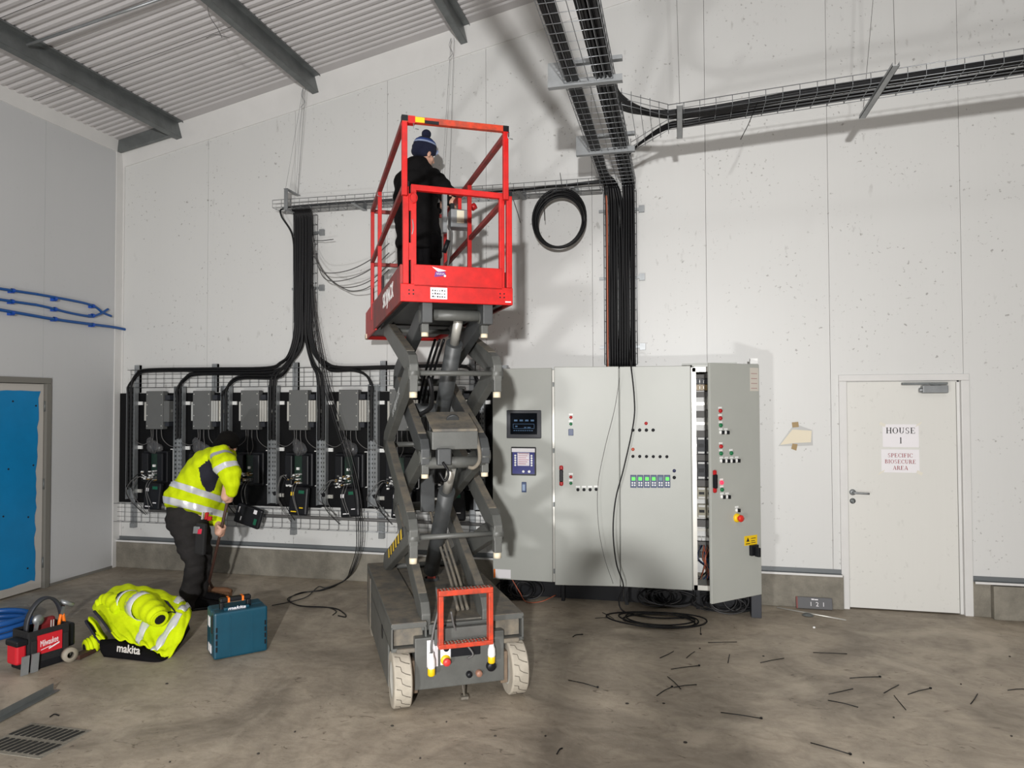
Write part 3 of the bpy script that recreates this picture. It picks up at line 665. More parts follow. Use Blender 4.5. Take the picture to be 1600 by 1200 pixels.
# riser side frames (ladder edges) and fixings
for nm, x0, x1, z0, z1, lab in (('r1', 2.145, 2.385, 2.40, 3.70, 'vertical wire mesh tray behind the left cable riser'), ('r2', 5.315, 5.612, 2.12, 3.72, 'vertical wire mesh tray behind the cable riser above the cabinets')):
    t = thing('riser_tray', lab, 'cable tray', ((x0+x1)/2, -.03, z0), 'vertical riser trays')
    mesh_tray((x0, -.03, z0), (x0, -.03, z1), (x1-x0, 0, 0), (0, -.055, 0)).build('wire_basket', M_TRAYW, t)
    for z in ((3.52, 2.95) if nm == 'r1' else (3.55, 2.92, 2.28)):
        MB().box(x0-.05, x1+.05, -.028, -.001, z-.012, z+.012).box(x1+.02, x1+.07, -.034, -.001, z-.03, z+.03).build('clip', M_GALV, t)
# --- wall-mounted trays above and below the drives
def wall_tray(x0, x1, z0, z1, lab):
    t = thing('cable_tray', lab, 'cable tray', ((x0+x1)/2, -.03, z0), 'wire mesh cable trays')
    mesh_tray((x0, -.045, z0), (x1, -.045, z0), (0, 0, z1-z0), (0, -.05, 0), pitch=.105, along=.052).build('wire_basket', M_TRAYW, t)
    return t
tt = wall_tray(.17, 4.22, 1.945, 2.135, 'wire mesh cable tray on the back wall just above the drives')
tl = wall_tray(.0, 4.22, .50, .695, 'wire mesh cable tray on the back wall just below the drives')
for px in (215, 336, 462, 599, 738):
    x = at(px, 590, y=-.03).x
    b = MB().box(x-.028, x+.028, -.034, -.001, 1.89, 2.19).box(x-.028, x-.024, -.044, -.001, 1.89, 2.19).box(x+.024, x+.028, -.044, -.001, 1.89, 2.19); b.build('strut_bracket', M_GALV, tt)
for px in (208, 458, 596, 738):
    x = at(px, 810, y=-.03).x
    MB().box(x-.028, x+.028, -.036, -.001, .44, .74).box(x-.022, x+.03, -.055, -.001, .43, .48).build('strut_bracket', M_GALV, tl)
# grey conduit lying in the lower tray
tag(MB().tube([(.45, -.085, .63), (4.2, -.085, .612)], .016, 10).build('grey_conduit', M_GREYC), 'grey conduit lying in the tray below the drives', 'conduit')
# --- the drives on their black board
bd = thing('drive_backboard', 'long black board on the back wall carrying the row of drives', 'board', (2.1, -.02, .70))
for x0, x1 in ((.02, 1.22), (1.223, 2.43), (2.433, 3.63), (3.633, 4.24)): MB().box(x0, x1, -.032, -.003, .70+.008*x0, 1.885).build('board_sheet', M_BOARD, bd)
def slotted_duct(x, z0, z1, filled, lab):
    t = thing('slotted_channel', lab, 'channel', (x, -.04, z0), 'slotted channels between the drives')
    mb = MB().box(x-.052, x+.052, -.046, -.042, z0, z1).box(x-.052, x-.048, -.105, -.042, z0, z1).box(x+.048, x+.052, -.105, -.042, z0, z1)
    mb.build('channel', M_GALV, t)
    sl = MB(); z = z0+.1
    while z < z1-.05:
        for dx in (-.026, 0, .026): sl.box(x+dx-.004, x+dx+.004, -.0475, -.0455, z, z+.018)
        sl.box(x-.0525, x-.0475, -.085, -.065, z, z+.02)
        z += .045
    o = sl.build('slots', M_DKPL, t); tag(o, kind='stuff')
    MB().cyl((x, -.05, z0+.10), (x, -.046, z0+.10), .022, 14).build('grommet_hole', M_DKPL, t)
    for z in (1.775, 1.30, .83):
        MB().box(x+.052, x+.10, -.05, -.033, z-.018, z+.018).cyl((x+.08, -.056, z), (x+.08, -.05, z), .008, 8).build('fixing_clip', M_WHITE if z > 1.2 else M_ALU, t)
for i, x in enumerate(ducts):
    slotted_duct(x, .745 if i != 2 else 1.38, 1.955, i, 'galvanised slotted channel at the left of the %s drive' % NTH[i] if i < 7 else 'galvanised slotted channel at the right end of the drive row')
def drive(i, xb):
    t = thing('motor_drive', None, 'drive', (xb, -.033, .75), 'row of motor drives on the black board')
    box = MB().box(xb-.105, xb+.105, -.135, -.06, 1.50, 1.905).build('enclosure', M_DARKBOX, t, bevel=.006)
    sc = MB()
    for dz in (1.535, 1.645, 1.76, 1.87):
        for dx in (-.088, .088): sc.cyl((xb+dx, -.1385, dz), (xb+dx, -.134, dz), .006, 8)
    sc.build('lid_screws', M_ALU, box)
    if i: 
        MB().box(xb-.128, xb-.09, -.13, -.04, 1.59, 1.79).build('side_plate', M_ALU, t, bevel=.004)
        hs = MB().box(xb+.11, xb+.20, -.09, -.045, 1.585, 1.80)
        for k in range(3): hs.box(xb+.112+.028*k, xb+.134+.028*k, -.13, -.09, 1.585, 1.80)
        hs.cyl((xb+.195, -.07, 1.69), (xb+.225, -.07, 1.69), .02, 10)
        hs.build('heat_sink', M_ALU, t)
    else:
        MB().box(xb-.128, xb-.09, -.13, -.04, 1.59, 1.79).build('heat_sink', M_ALU, t)
        MB().box(xb+.11, xb+.18, -.13, -.05, 1.58, 1.80).box(xb+.18, xb+.20, -.10, -.06, 1.68, 1.71).build('heat_sink', M_DARKBOX, t)
    MB().box(xb+.11, xb+.17, -.11, -.05, 1.81, 1.86).build('terminal_block', M_DKPL2, t); MB().box(xb+.11, xb+.16, -.11, -.05, 1.53, 1.58).build('terminal_block', M_DKPL2, t)
    # open lower half
    xo = xb-.005
    body = MB().box(xo-.15, xo+.155, -.11, -.033, .93, 1.27).box(xo-.13, xo-.045, -.16, -.10, .95, 1.25).box(xo+.06, xo+.135, -.16, -.10, .95, 1.25).build('drive_body', M_DKPL, t, bevel=.012)
    MB().box(xo-.04, xo+.055, -.118, -.108, .98, 1.24).build('circuit_board', mat('circuit_board', (18, 44, 34), .5), body)
    cp = MB(); rr = random.Random(i)
    for k in range(26):
        cx, cz = xo+rr.uniform(-.12, .05), rr.uniform(.94, 1.06); s = rr.uniform(.004, .012); cp.box(cx-s, cx+s, -.175, -.15 if abs(cx-xo) > .05 else -.115, cz-s*.7, cz+s*.7, rr.choice([0, 0, 0, 0, 1, 2, 2]))
    cp.box(xo-.012, xo+.018, -.135, -.115, 1.10, 1.125).box(xo-.012, xo+.012, -.14, -.115, 1.03, 1.06)
    tag(cp.build('terminals', [M_WHITE, M_TAPE, M_DARKBOX], body), kind='stuff')
    MB().box(xo+.17, xo+.176, -.05, -.034, .93, 1.29).box(xo+.14, xo+.176, -.05, -.034, 1.28, 1.288).box(xo+.14, xo+.176, -.05, -.034, .93, .938).build('seal_frame', M_WHITE, body)
    # hanging front cover
    c = V((xo+.06, -.2, .80)); ang = [.04, .03, .30, .04, -.10, .05, -.04][i]
    if i == 2: c = at(389, 806, y=-.30)
    M = Matrix.Translation(c) @ Matrix.Rotation(ang+(math.pi/2 if i == 2 else 0), 4, 'Y') @ Matrix.Rotation(-.08, 4, 'X')
    cv = MB().box(-.10, .10, -.025, .025, -.14, .14).xf(M).build('front_cover', M_DKPL, t, bevel=.018)
    MB().box(.0, .06, -.029, -.024, .075, .105).xf(M).build('cover_display', mat('drive_green', (10, 92, 66), .5), cv)
    MB().box(-.085, -.045, -.028, -.024, .05, .085).box(.02, .06, -.028, -.024, -.07, -.06).box(-.07, -.01, -.028, -.024, -.11, -.10).xf(M).build('cover_label', M_PAPER if i != 3 else M_YELLOW, cv)
    # small wires
    for k in range(4):
        x1 = xb-.07+.045*k; rr.random()
        e = [(x1, -.12, 1.50), (x1, -.12, 1.42), (x1-.02+.02*k, -.13, 1.32), (xo-.02+.015*k, -.13, 1.24)]
        if k == 0: e = [(x1+.02, -.12, 1.50), (x1+.01, -.11, 1.40), (x1-.08, -.10, 1.335), (x1-.17, -.10, 1.36), (x1-.22, -.08, 1.42)]
        if k == 3: e = [(x1+.01, -.12, 1.50), (x1+.02, -.11, 1.40), (x1+.10, -.10, 1.325), (x1+.20, -.09, 1.31)]
        MB().tube(spline(e, 6), .0038, 5).build('wire', M_GREYC, t)
    for k in range(5):
        xx = xo-.10+.03*k; dx = rr.uniform(-.12, .06); dz = rr.uniform(-.2, .05)
        e = [(xx, -.15, .99), (xx-.05+dx*.3, -.21, 1.0+rr.uniform(-.02, .05)), (xx-.12+dx, -.2, .86), (xx-.10+dx, -.14, .76+dz*.3), (xx-.02+dx*.5, -.10, .64+dz*.4)]
        if k > 2: e = [(xx, -.16, .98), (xx+.01, -.23, .93), (xx+.02+dx*.2, -.24, .84), (xx+.06, -.24, .70+dz*.4)]
        MB().tube(spline(e, 6), .004, 5).build('wire', [M_GREYC, M_GREYC, M_BLACK, M_GREYC, M_GREYC][k], t)
    # knotted clear plastic bag on top of the drive
    bg = MB(); q = rr.uniform(-.03, .03)
    bg.ell((xo+.0+q, -.12, 1.31), .075, .045, .075); bg.ell((xo-.05+q, -.11, 1.37), .04, .03, .05); bg.ell((xo+.05, -.12, 1.30), .05, .04, .05)
    if i not in (2, 5):
        me = baked(bg, M_SKINH, .014, 1)
        for v_ in me.vertices: v_.co += V((rr.uniform(-1, 1), rr.uniform(-1, 1), rr.uniform(-1, 1)))*.0025
        link('plastic_bag', me, t)
    return t
dl = ['first drive from the left wall, with a dark side block beside its grey enclosure', 'second drive from the left wall, partly behind the bending worker', 'third drive from the left, its black front cover dangling askew beside the worker',
      'fourth drive from the left, with a yellow sticker on its hanging front cover', 'fifth drive from the left, loose wires looping over its hanging cover', 'sixth drive from the left, partly behind the scissor lift arms', 'seventh drive, the rightmost one, mostly behind the scissor lift']
for i, xb in enumerate([.545, 1.118, 1.684, 2.235, 2.785, 3.325, 3.86]):
    drive(i, xb)['label'] = dl[i]
# --- control cabinets
CF, CT, CB = -.47, 2.075, .205                  # door plane, top, underside
cx = [4.352, 4.918, 5.482, 6.085, 6.615]
def button(parent, x, z, m, r=.013, y=None, plate=True, name='push_button'):
    y = CF if y is None else y
    o = MB().lathe([(0, -.016), (r*.75, -.016), (r, -.010), (r, 0)], (x, y, z), (0, 1, 0), 14)
    b = o.build(name, m, parent)
    if plate: MB().box(x-.018, x+.018, y-.0025, y, z+.018, z+.032).build('legend_plate', M_WHITE, parent)
    return b
def lever(parent, px, py0, py1, y=None):
    y = CF if y is None else y; a, b = at(px, py0, y=y), at(px, py1, y=y); x = a.x
    h = MB().box(x-.017, x+.017, y-.03, y, b.z+.03, a.z-.03).build('swing_handle', M_DKPL, parent, bevel=.008)
    for z in (a.z-.02, b.z+.02): MB().lathe([(0, -.03), (.016, -.03), (.018, 0)], (x, y, z), (0, 1, 0), 12).build('handle_end', M_RED, h)
def B(px, py, y=None): p = at(px, py, y=CF if y is None else y); return p.x, p.z
def carcass(x0, x1, lab, closed=True):
    t = thing('control_cabinet', lab, 'cabinet', ((x0+x1)/2, -.25, 0), 'row of grey control cabinets')
    if closed: MB().box(x0+.004, x1-.004, CF+.025, -.02, CB, CT-.01).build('carcass', M_CAB, t, bevel=.004)
    MB().box(x0+.002, x1-.002, -.20, -.18, 0, CB).build('plinth_shade_panel', M_DKPL, t)  # dark panel added so the shade under the cabinet is in its colour
    MB().box(x0+.02, x0+.05, -.30, -.26, 0, CB).build('leg', M_DKPL, t)
    return t
c1 = carcass(cx[0], cx[1], 'leftmost grey control cabinet with a touch screen and a blue controller')
dr1 = MB().box(cx[0], cx[1]-.028, CF, CF+.025, CB, CT).build('cabinet_door', M_CAB, c1, bevel=.005)
MB().box(cx[1]-.026, cx[1]-.004, CF+.012, CF+.024, CB, CT-.02).build('door_post', M_ALU, c1)
for z in (1.93, 1.35, .88, .3): MB().box(cx[1]-.022, cx[1]-.008, CF+.002, CF+.012, z-.02, z+.02).build('hinge', M_GALVD, c1)
x0, z1 = B(792, 641); x1, z0 = B(846, 685)
sc = MB().box(x0, x1, CF-.016, CF, z0, z1).build('touch_screen', M_DKPL2, dr1, bevel=.006)
MB().box(x0+.035, x1-.035, CF-.018, CF-.015, z0+.035, z1-.025).build('screen_glass', M_GLASSD, sc)
sg = MB()
for k in range(4): sg.box(x0+.07+.05*k, x0+.10+.05*k, CF-.0195, CF-.018, z0+.15, z0+.165)
for q in ((x0+.06, x1-.06, z0+.125, z0+.128), (x0+.06, x1-.06, z0+.085, z0+.088), (x0+.06, x0+.063, z0+.085, z0+.128), (x1-.063, x1-.06, z0+.085, z0+.128), (x0+.16, x0+.18, z0+.092, z0+.10), (x0+.19, x0+.22, z0+.092, z0+.10), (x0+.08, x0+.10, z0+.10, z0+.112)): sg.box(q[0], q[1], CF-.0195, CF-.018, q[2], q[3])
for k in range(9): sg.box(x0+.065+.02*k, x0+.078+.02*k, CF-.0195, CF-.018, z0+.065, z0+.072)
sg.build('screen_graphics', mat('screen_lines', (50, 84, 116), .4, emit=(60, 100, 140), estr=.12), sc)
x0, z1 = B(799, 698); x1, z0 = B(838, 743)
ct = MB().box(x0, x1, CF-.018, CF, z0, z1).build('controller', mat('controller_frame', (24, 25, 30), .45), dr1, bevel=.006)
MB().box(x0+.014, x1-.012, CF-.0188, CF-.0175, z0+.014, z1-.012).build('controller_face', mat('controller_blue', (38, 42, 116), .45), ct)
MB().box(x0+.008, x1-.008, CF-.0205, CF-.017, z1-.045, z1-.012).build('name_strip', M_PAPER, ct)
MB().box(x0+.06, x1-.058, CF-.0205, CF-.017, z0+.085, z1-.052).build('controller_display', mat('lcd_grey', (206, 198, 204), .4, emit=(200, 190, 198), estr=.12), ct)
ln = MB()
for k in range(6): ln.box(x0+.068, x0+.068+.07+.012*(k % 3), CF-.0215, CF-.0203, z0+.10+k*.018, z0+.104+k*.018)
ln.build('display_lines', M_INKR, ct)
kb = MB()
for k in range(5):
    for xx in (x0+.04, x1-.038): kb.cyl((xx, CF-.022, z0+.09+.021*k), (xx, CF-.017, z0+.09+.021*k), .009, 10)
kb.cyl(((x0+x1)/2, CF-.022, z0+.035), ((x0+x1)/2, CF-.017, z0+.035), .011, 10); kb.cyl((x1-.06, CF-.022, z0+.035), (x1-.06, CF-.017, z0+.035), .012, 10)
tag(kb.build('controller_keys', M_WHITE, ct), kind='stuff')
def label_blue(parent, px, py0, py1, y=None):
    a = at(px, py0, y=CF if y is None else y); b = at(px, py1, y=CF if y is None else y); x = a.x
    q = MB().box(x-.021, x+.021, a.y-.012, a.y, b.z, a.z).build('selector_switch', M_BLUEL, parent, bevel=.003)
    MB().box(x-.012, x+.012, a.y-.018, a.y-.011, b.z+.015, a.z-.02).build('switch_knob', mat('pale_blue', (130, 150, 180), .4), q)
label_blue(dr1, 819, 753, 769)
x0, z1 = B(772, 889); x1, z0 = B(798, 904)
MB().box(x0, x1, CF-.001, CF, z0, z1).box(x0-.004, x0+.012, CF-.002, CF, z0, z1, 1).build('maker_sticker', [M_PAPER, M_ORNG], dr1)
# cabinet 2, door a little ajar (hinged on its right)
c2 = carcass(cx[1], cx[2], 'second grey control cabinet, its door ajar with a red ended handle')
Wd = cx[2]-cx[1]-.01
HP = V((cx[2]-.008, CF, 0)); A2 = math.radians(7.5)
dr2 = thing('cabinet_door', None, None, (0, 0, 0), local=True); dr2.parent = c2; dr2.matrix_parent_inverse = Matrix.Translation(-V(c2['_world']))
dr2.location = HP; dr2.rotation_euler.z = A2
def hdoor(e, W_, mpanel):
    MB().box(-W_, 0, -.0, .025, CB-.005, CT+.005).build('door_panel', mpanel, e, bevel=.005)
hdoor(dr2, Wd, M_CAB)
def onhinge(px, py, hp, ang):                    # photograph pixel -> local point on a swung door
    n = V((math.sin(ang), -math.cos(ang), 0)); d = ray(px, py); t = (hp-CAM).dot(n)/d.dot(n); p = CAM+d*t-hp
    return p.x*math.cos(ang)+p.y*math.sin(ang), p.z
for px, py, m in ((892, 652, M_RED), (892, 662.5, M_GREEN), (892, 745, M_RED), (892, 755, M_GREEN), (903, 765, M_DKPL), (912.5, 765, M_DKPL), (922, 765, M_DKPL), (931.5, 764.5, M_DKPL)):
    x, z = onhinge(px, py, HP, A2); button(dr2, x, z, m, .0135, 0)
x, z = onhinge(892, 675, HP, A2)
MB().box(x-.021, x+.021, -.012, 0, z-.03, z+.026).build('selector_switch', M_BLUEL, dr2, bevel=.003)
def hlever(e, hp, ang, px, py0, py1):
    x, za = onhinge(px, py0, hp, ang); _, zb = onhinge(px, py1, hp, ang)
    MB().box(x-.016, x+.016, -.032, 0, zb+.035, za-.035).build('swing_handle', M_DKPL, e, bevel=.008)
    for z in (za-.022, zb+.022): MB().box(x-.017, x+.017, -.024, 0, z-.022, z+.022).build('handle_end', M_RED, e, bevel=.012)
hlever(dr2, HP, A2, 877, 727, 759)
# cabinet 3, closed
c3 = carcass(cx[2], cx[3], 'third grey control cabinet with six small temperature controllers in a row')
dr3 = MB().box(cx[2]-.002, cx[3]-.012, CF, CF+.025, CB-.005, CT+.003).build('cabinet_door', M_CAB, c3, bevel=.005)
for px, py, m in ((1009.5, 661.5, M_RED), (989, 672, M_DKPL), (999.5, 672, M_DKPL), (1010, 672, M_DKPL), (1020.5, 672, M_DKPL), (989, 702, mat('dull_orange_lamp', (196, 84, 60), .4))): button(dr3, *B(px, py), m, .014, plate=False)
for k in range(6): button(dr3, *B(989+10.6*k, 713+.1*k), M_DKPL, .013, plate=False)
button(dr3, *B(1053.5, 735.5), mat('dark_blue_button', (40, 44, 84), .4), .014, plate=False); button(dr3, *B(1053.5, 746), M_DKPL, .014, plate=False)
for k in range(6):
    x0, z1 = B(985+10.55*k, 742); x1, z0 = B(994.6+10.55*k, 762)
    tc_ = MB().box(x0, x1, CF-.012, CF, z0, z1).build('temperature_controller', M_BLUEL, dr3, bevel=.003)
    if k != 4: MB().box(x0+.012, x1-.010, CF-.0135, CF-.0115, z1-.045, z1-.018).build('green_display', mat('green_display', (70, 235, 60), .4, emit=(70, 240, 60), estr=.8), tc_)
    else: MB().box(x0+.012, x1-.010, CF-.0135, CF-.0115, z1-.045, z1-.018).build('grey_display', mat('dull_display', (80, 130, 130), .4), tc_)
    kk = MB()
    for a_ in (.017, .037):
        for b_ in (.022, .042): kk.cyl((x0+a_, CF-.0155, z0+b_), (x0+a_, CF-.011, z0+b_), .007, 8)
    tag(kk.build('controller_keys', M_WHITE, tc_), kind='stuff')
# cabinet 4, open, with its door swung out on the right
c4 = carcass(cx[3], cx[4], 'rightmost grey control cabinet standing open with wiring inside', closed=False)
xa, xb = cx[3], cx[4]
MB().box(xa, xa+.02, CF+.02, -.02, CB, CT).box(xb-.02, xb, CF+.02, -.02, CB, CT).box(xa, xb, -.04, -.02, CB, CT).box(xa, xb, CF+.02, -.02, CT-.02, CT+.012).box(xa, xb, CF+.02, -.02, CB, CB+.02).build('carcass', M_CAB, c4, bevel=.003)
MB().box(xa-.004, xa+.03, CF+.004, CF+.022, CB, CT-.015).box(xb-.04, xb, CF+.004, CF+.022, CB, CT-.015).box(xa, xb, CF+.004, CF+.022, CT-.05, CT-.012).box(xa, xb, CF+.004, CF+.022, CB, CB+.04).build('front_rim', M_ALU, c4)
MB().box(xa+.02, xb-.02, -.085, -.075, CB+.06, CT-.05).build('mounting_plate', M_WHITE, c4)
MB().box(xa-.08, xb-.16, CF+.10, -.03, CT+.012, CT+.03).build('roof_plate', M_CAB, c4)
yI = -.14
for (py0, py1, kind) in ((592, 600, 'terminals'), (601, 610, 'brown'), (620, 642, 'plate'), (652, 672, 'plate'), (683, 709, 'breaker'), (721, 748, 'breaker'), (761, 779, 'breaker2'), (788, 808, 'breaker2'), (824, 834, 'rail'), (839, 844, 'white'), (862, 871, 'terminals')):
    za, zb = at(1095, py0, y=yI).z, at(1095, py1, y=yI).z
    if kind in ('plate', 'rail'): MB().box(xa+.03, xb-.03, -.10, -.086, (za+zb)/2-.012, (za+zb)/2+.012).build('din_rail', M_ALU, c4); continue
    MB().box(xa+.03, xb-.03, -.10, -.086, (za+zb)/2-.012, (za+zb)/2+.012).build('din_rail', M_ALU, c4)
    n_ = 14 if kind in ('terminals', 'brown', 'white') else 6; wv = (xb-xa-.08)/n_
    for k in range(n_):
        xx = xa+.04+wv*k; m = {'terminals': M_DKPL2, 'brown': M_TAPE, 'white': M_WHITE, 'breaker': M_DKPL2 if k < 3 else M_DARKBOX, 'breaker2': mat('breaker_beige', (176, 170, 150), .5)}[kind]
        o = MB().box(xx+.002, xx+wv-.002, yI-.02, -.09, zb, za).build('terminal' if n_ > 6 else 'circuit_breaker', m, c4)
        if n_ == 6: MB().box(xx+.015, xx+wv-.015, yI-.035, yI-.02, zb+(za-zb)*.4, zb+(za-zb)*.6).box(xx+.01, xx+wv-.01, yI-.024, yI-.02, zb+.004, zb+.02, 1).box(xx+.01, xx+wv-.01, yI-.024, yI-.02, za-.02, za-.004, 1).build('breaker_toggle', [M_DKPL, M_WHITE], o)
for py0, py1 in ((583, 591), (612, 620), (642, 652), (673, 683), (710, 720), (750, 760), (812, 823), (846, 861)):
    za, zb = at(1095, py0, y=yI).z, at(1095, py1, y=yI).z
    MB().box(xa+.03, xb-.03, -.15, -.086, zb, za).build('wiring_duct', mat('duct_grey', (112, 110, 108), .6), c4)
random.seed(21)
for k in range(26):
    x = xa+.05+random.random()*.25; m = random.choice([M_BLUEL, M_BLUEL, M_BLACK, M_COPPER, M_GREYC])
    MB().tube(spline([(x, -.16, .52), (x+random.uniform(-.05, .05), -.22, .42), (x+random.uniform(-.08, .08), -.2, .32), (x+random.uniform(-.06, .06), -.16, .21)], 5), .005, 5).build('wire', m, c4)
HP4 = V((6.622, CF, 0)); A4 = math.radians(43)
dr4 = thing('cabinet_door', None, None, (0, 0, 0), local=True); dr4.parent = c4; dr4.matrix_parent_inverse = Matrix.Translation(-V(c4['_world'])); dr4.location = HP4; dr4.rotation_euler.z = A4
hdoor(dr4, .56, M_CAB)
DB = lambda px, py: onhinge(px, py, HP4, A4)
for px, py, m in ((1125, 642, M_RED), (1125, 653.5, M_RED), (1125.5, 664.5, M_GREEN), (1126, 697.5, M_RED), (1126, 708.5, M_GREEN), (1142, 708, M_GREEN), (1127, 754, mat('lit_red_lamp', (255, 50, 80), .4, emit=(255, 50, 80), estr=1.2)), (1127.5, 765, M_GREEN)): button(dr4, *DB(px, py), m, .016, 0)
for px, py in ((1126, 675.5), (1134, 675.5), (1127, 720), (1135, 720), (1143, 720), (1151, 719.5), (1128, 776), (1136, 776), (1151, 797)):
    x, z = DB(px, py); k_ = button(dr4, x, z, M_WHITE, .015, 0, True, 'selector_switch'); MB().box(x-.006, x+.008, -.034, -.014, z-.014, z+.014).build('switch_knob', M_DKPL, dr4)
x, z = DB(1151, 809); es = MB().lathe([(0, -.02), (.032, -.02), (.036, -.005), (.036, 0)], (x, 0, z), (0, 1, 0), 16).build('emergency_stop', M_YELLOW, dr4)
MB().lathe([(0, -.06), (.022, -.058), (.028, -.05), (.028, -.04), (.016, -.03), (.016, -.018)], (x, 0, z), (0, 1, 0), 18).build('mushroom_button', mat('bright_red', (214, 44, 32), .4), dr4)
x0, z1 = DB(1163, 838); x1, z0 = DB(1183, 850)
MB().box(x0, x1, -.002, 0, z0, z1).build('warning_label', M_YELLOW, dr4)
MB().add([(x0+.02, -.003, z0+.03), (x0+.055, -.003, z0+.03), (x0+.0375, -.003, z0+.065)], [(0, 1, 2)]).box(x0+.015, x0+.062, -.003, -.002, z0+.01, z0+.016).box(x0+.075, x1-.02, -.003, -.002, z0+.05, z0+.055).box(x0+.075, x1-.03, -.003, -.002, z0+.03, z0+.035).box(x0+.075, x1-.02, -.003, -.002, z0+.015, z0+.02).build('warning_print', M_INK, dr4)
x, z = DB(1176, 859.5)
MB().box(x-.042, x+.042, -.03, 0, z-.04, z+.045).box(x-.012, x+.012, -.075, -.03, z-.045, z+.03).build('main_isolator', M_DKPL, dr4, bevel=.005)
hlever(dr4, HP4, A4, 1115, 734, 770)
MB().box(-.11, -.012, -.0015, 0, 1.86, 2.05).build('door_sticker', mat('pale_sticker', (206, 200, 190), .5), dr4)
pl = MB()
for k in range(4): pl.box(-.10, -.03, -.0025, -.0015, 1.88+.04*k, 1.885+.04*k)
pl.build('sticker_print', mat('sticker_ink', (170, 130, 128), .6), dr4)
MB().box(cx[4]-.075, cx[4]+.005, CF+.02, -.05, 0, CB-.002).build('end_plinth', M_DKPL2, c4, bevel=.003)
MB().box(6.56, 6.62, -.38, -.30, CT+.012, CT+.06).build('lifting_lug', M_WHITE, c4)
MB().box(cx[0]+.03, cx[0]+.09, -.3, -.22, CT-.01, CT+.04).build('lifting_lug', M_GALV, c1)
# --- cables coiled under and in front of the cabinets
random.seed(9)
def jcoil(c, rx, ry, z, turns, r, lab, name='floor_cable_coil', m=None, tilt=0, group=None, base=None):
    t = thing(name, lab, 'cable coil', (c[0], c[1], 0), group)
    for k in range(turns):
        dx, dy, s, ph = random.uniform(-.06, .06), random.uniform(-.04, .04), random.uniform(.75, 1.05), random.random()*6
        pts = []
        for i in range(44):
            a = 2*math.pi*i/44; x = c[0]+dx+rx*s*math.cos(a); y = c[1]+dy+ry*s*math.sin(a)
            zz = z+r+.004*k+.006*math.sin(2*a+ph)+(.006 if tilt == 0 else tilt*(.5+.5*math.sin(a+.7)))
            pts.append((x, y, max(r+.001, zz)))
        MB().tube(pts, r, 6, closed=True).build('cable_turn', m or M_BLACK, t)
    return t
p = at(1030, 971, z=0); jcoil((p.x, p.y), .36, .20, .0, 4, .006, 'loose loops of thin black cable lying on the floor in front of the cabinets')
for (px, py, y, n_, lab) in ((815, 925, -.30, 9, 'tangled grey cables hanging in a coil under the leftmost cabinet'), (1040, 935, -.28, 10, 'coil of dark cables under the third cabinet'), (1135, 945, -.33, 12, 'thick coil of dark cables under the open cabinet')):
    p = at(px, py, y=y); t = thing('under_cabinet_coil', lab, 'cable coil', (p.x, y, 0), 'cable coils under the cabinets')
    for k in range(n_):
        rx_, rz_ = random.uniform(.10, .22), random.uniform(.05, .085); dx = random.uniform(-.10, .10); cz = rz_+.012+random.uniform(0, .02); yy = y+random.uniform(-.06, .08); an = random.uniform(-.5, .5)
        pts = [(p.x+dx+rx_*math.cos(a), yy+an*rx_*math.cos(a)*.5+.05*math.sin(a), cz+rz_*math.sin(a)) for a in [2*math.pi*i/30 for i in range(30)]]
        MB().tube(pts, .006, 6, closed=True).build('cable_turn', M_DGREYC if (k % 3 == 0) else M_BLACK, t)
cable([at(800, 905, y=-.33), at(812, 925, y=-.36), at(822, 940, y=-.42), at(845, 940, y=-.5), at(868, 930, y=-.36)], .0045, 'thin orange cable under the leftmost cabinet', None, M_COPPER)
# long thin cable hanging down in front of the second and third cabinets
P = [at(985, 545, y=-.13), at(984, 560, y=-.20), at(986, 572, y=-.50), at(991, 620, y=-.54), at(990, 660, y=-.55), at(975, 730, y=-.56), at(962, 780, y=-.57), at(958, 830, y=-.57), at(963, 880, y=-.57), at(974, 915, y=-.56), V((5.47, -.56, .10)), V((5.52, -.58, .02)), V((5.75, -.66, .012)), V((6.0, -.62, .012))]
cable(P, .006, 'thin black cable hanging down in front of the second cabinet door', None)
P = [at(968, 590, y=-.575), at(960, 640, y=-.58), at(945, 700, y=-.585), at(934, 760, y=-.59), at(935, 820, y=-.60), at(944, 870, y=-.60), at(958, 912, y=-.60)]
tag(MB().tube(spline(P, 6), .0022, 5).build('thin_wire', M_GREYC), 'very thin grey wire curving in front of the second cabinet door', 'wire')
# loose cables: riser -> platform, and riser -> floor
for k, (a, b, c) in enumerate((((488, 368), (505, 425), (580, 405)), ((489, 385), (512, 438), (580, 420)), ((490, 395), (530, 447), (582, 436)), ((490, 400), (540, 452), (580, 446)))):
    pts = [at(*a, y=-.10), at((a[0]+b[0])/2-3, (a[1]+b[1])/2+6, y=-.2), at(*b, y=-.35), at((b[0]+c[0])/2, (b[1]+c[1])/2+8-k, y=-.42), at(*c, y=-.5), at(c[0]+28, c[1]-25, y=-.6)]
    cable(pts, .005, 'thin grey cables swagging from the left riser to the red platform', 'loose thin cables', M_GREYC)
tag(MB().tube([at(484, 372, y=-.09), at(487, 376, y=-.11), at(505, 376, y=-.16), at(521, 374, y=-.18)], .004, 5).build('cable_tie', M_BLACK), 'black cable tie tail sticking out sideways from the left riser', 'cable tie', 'cable tie tails on the trays')
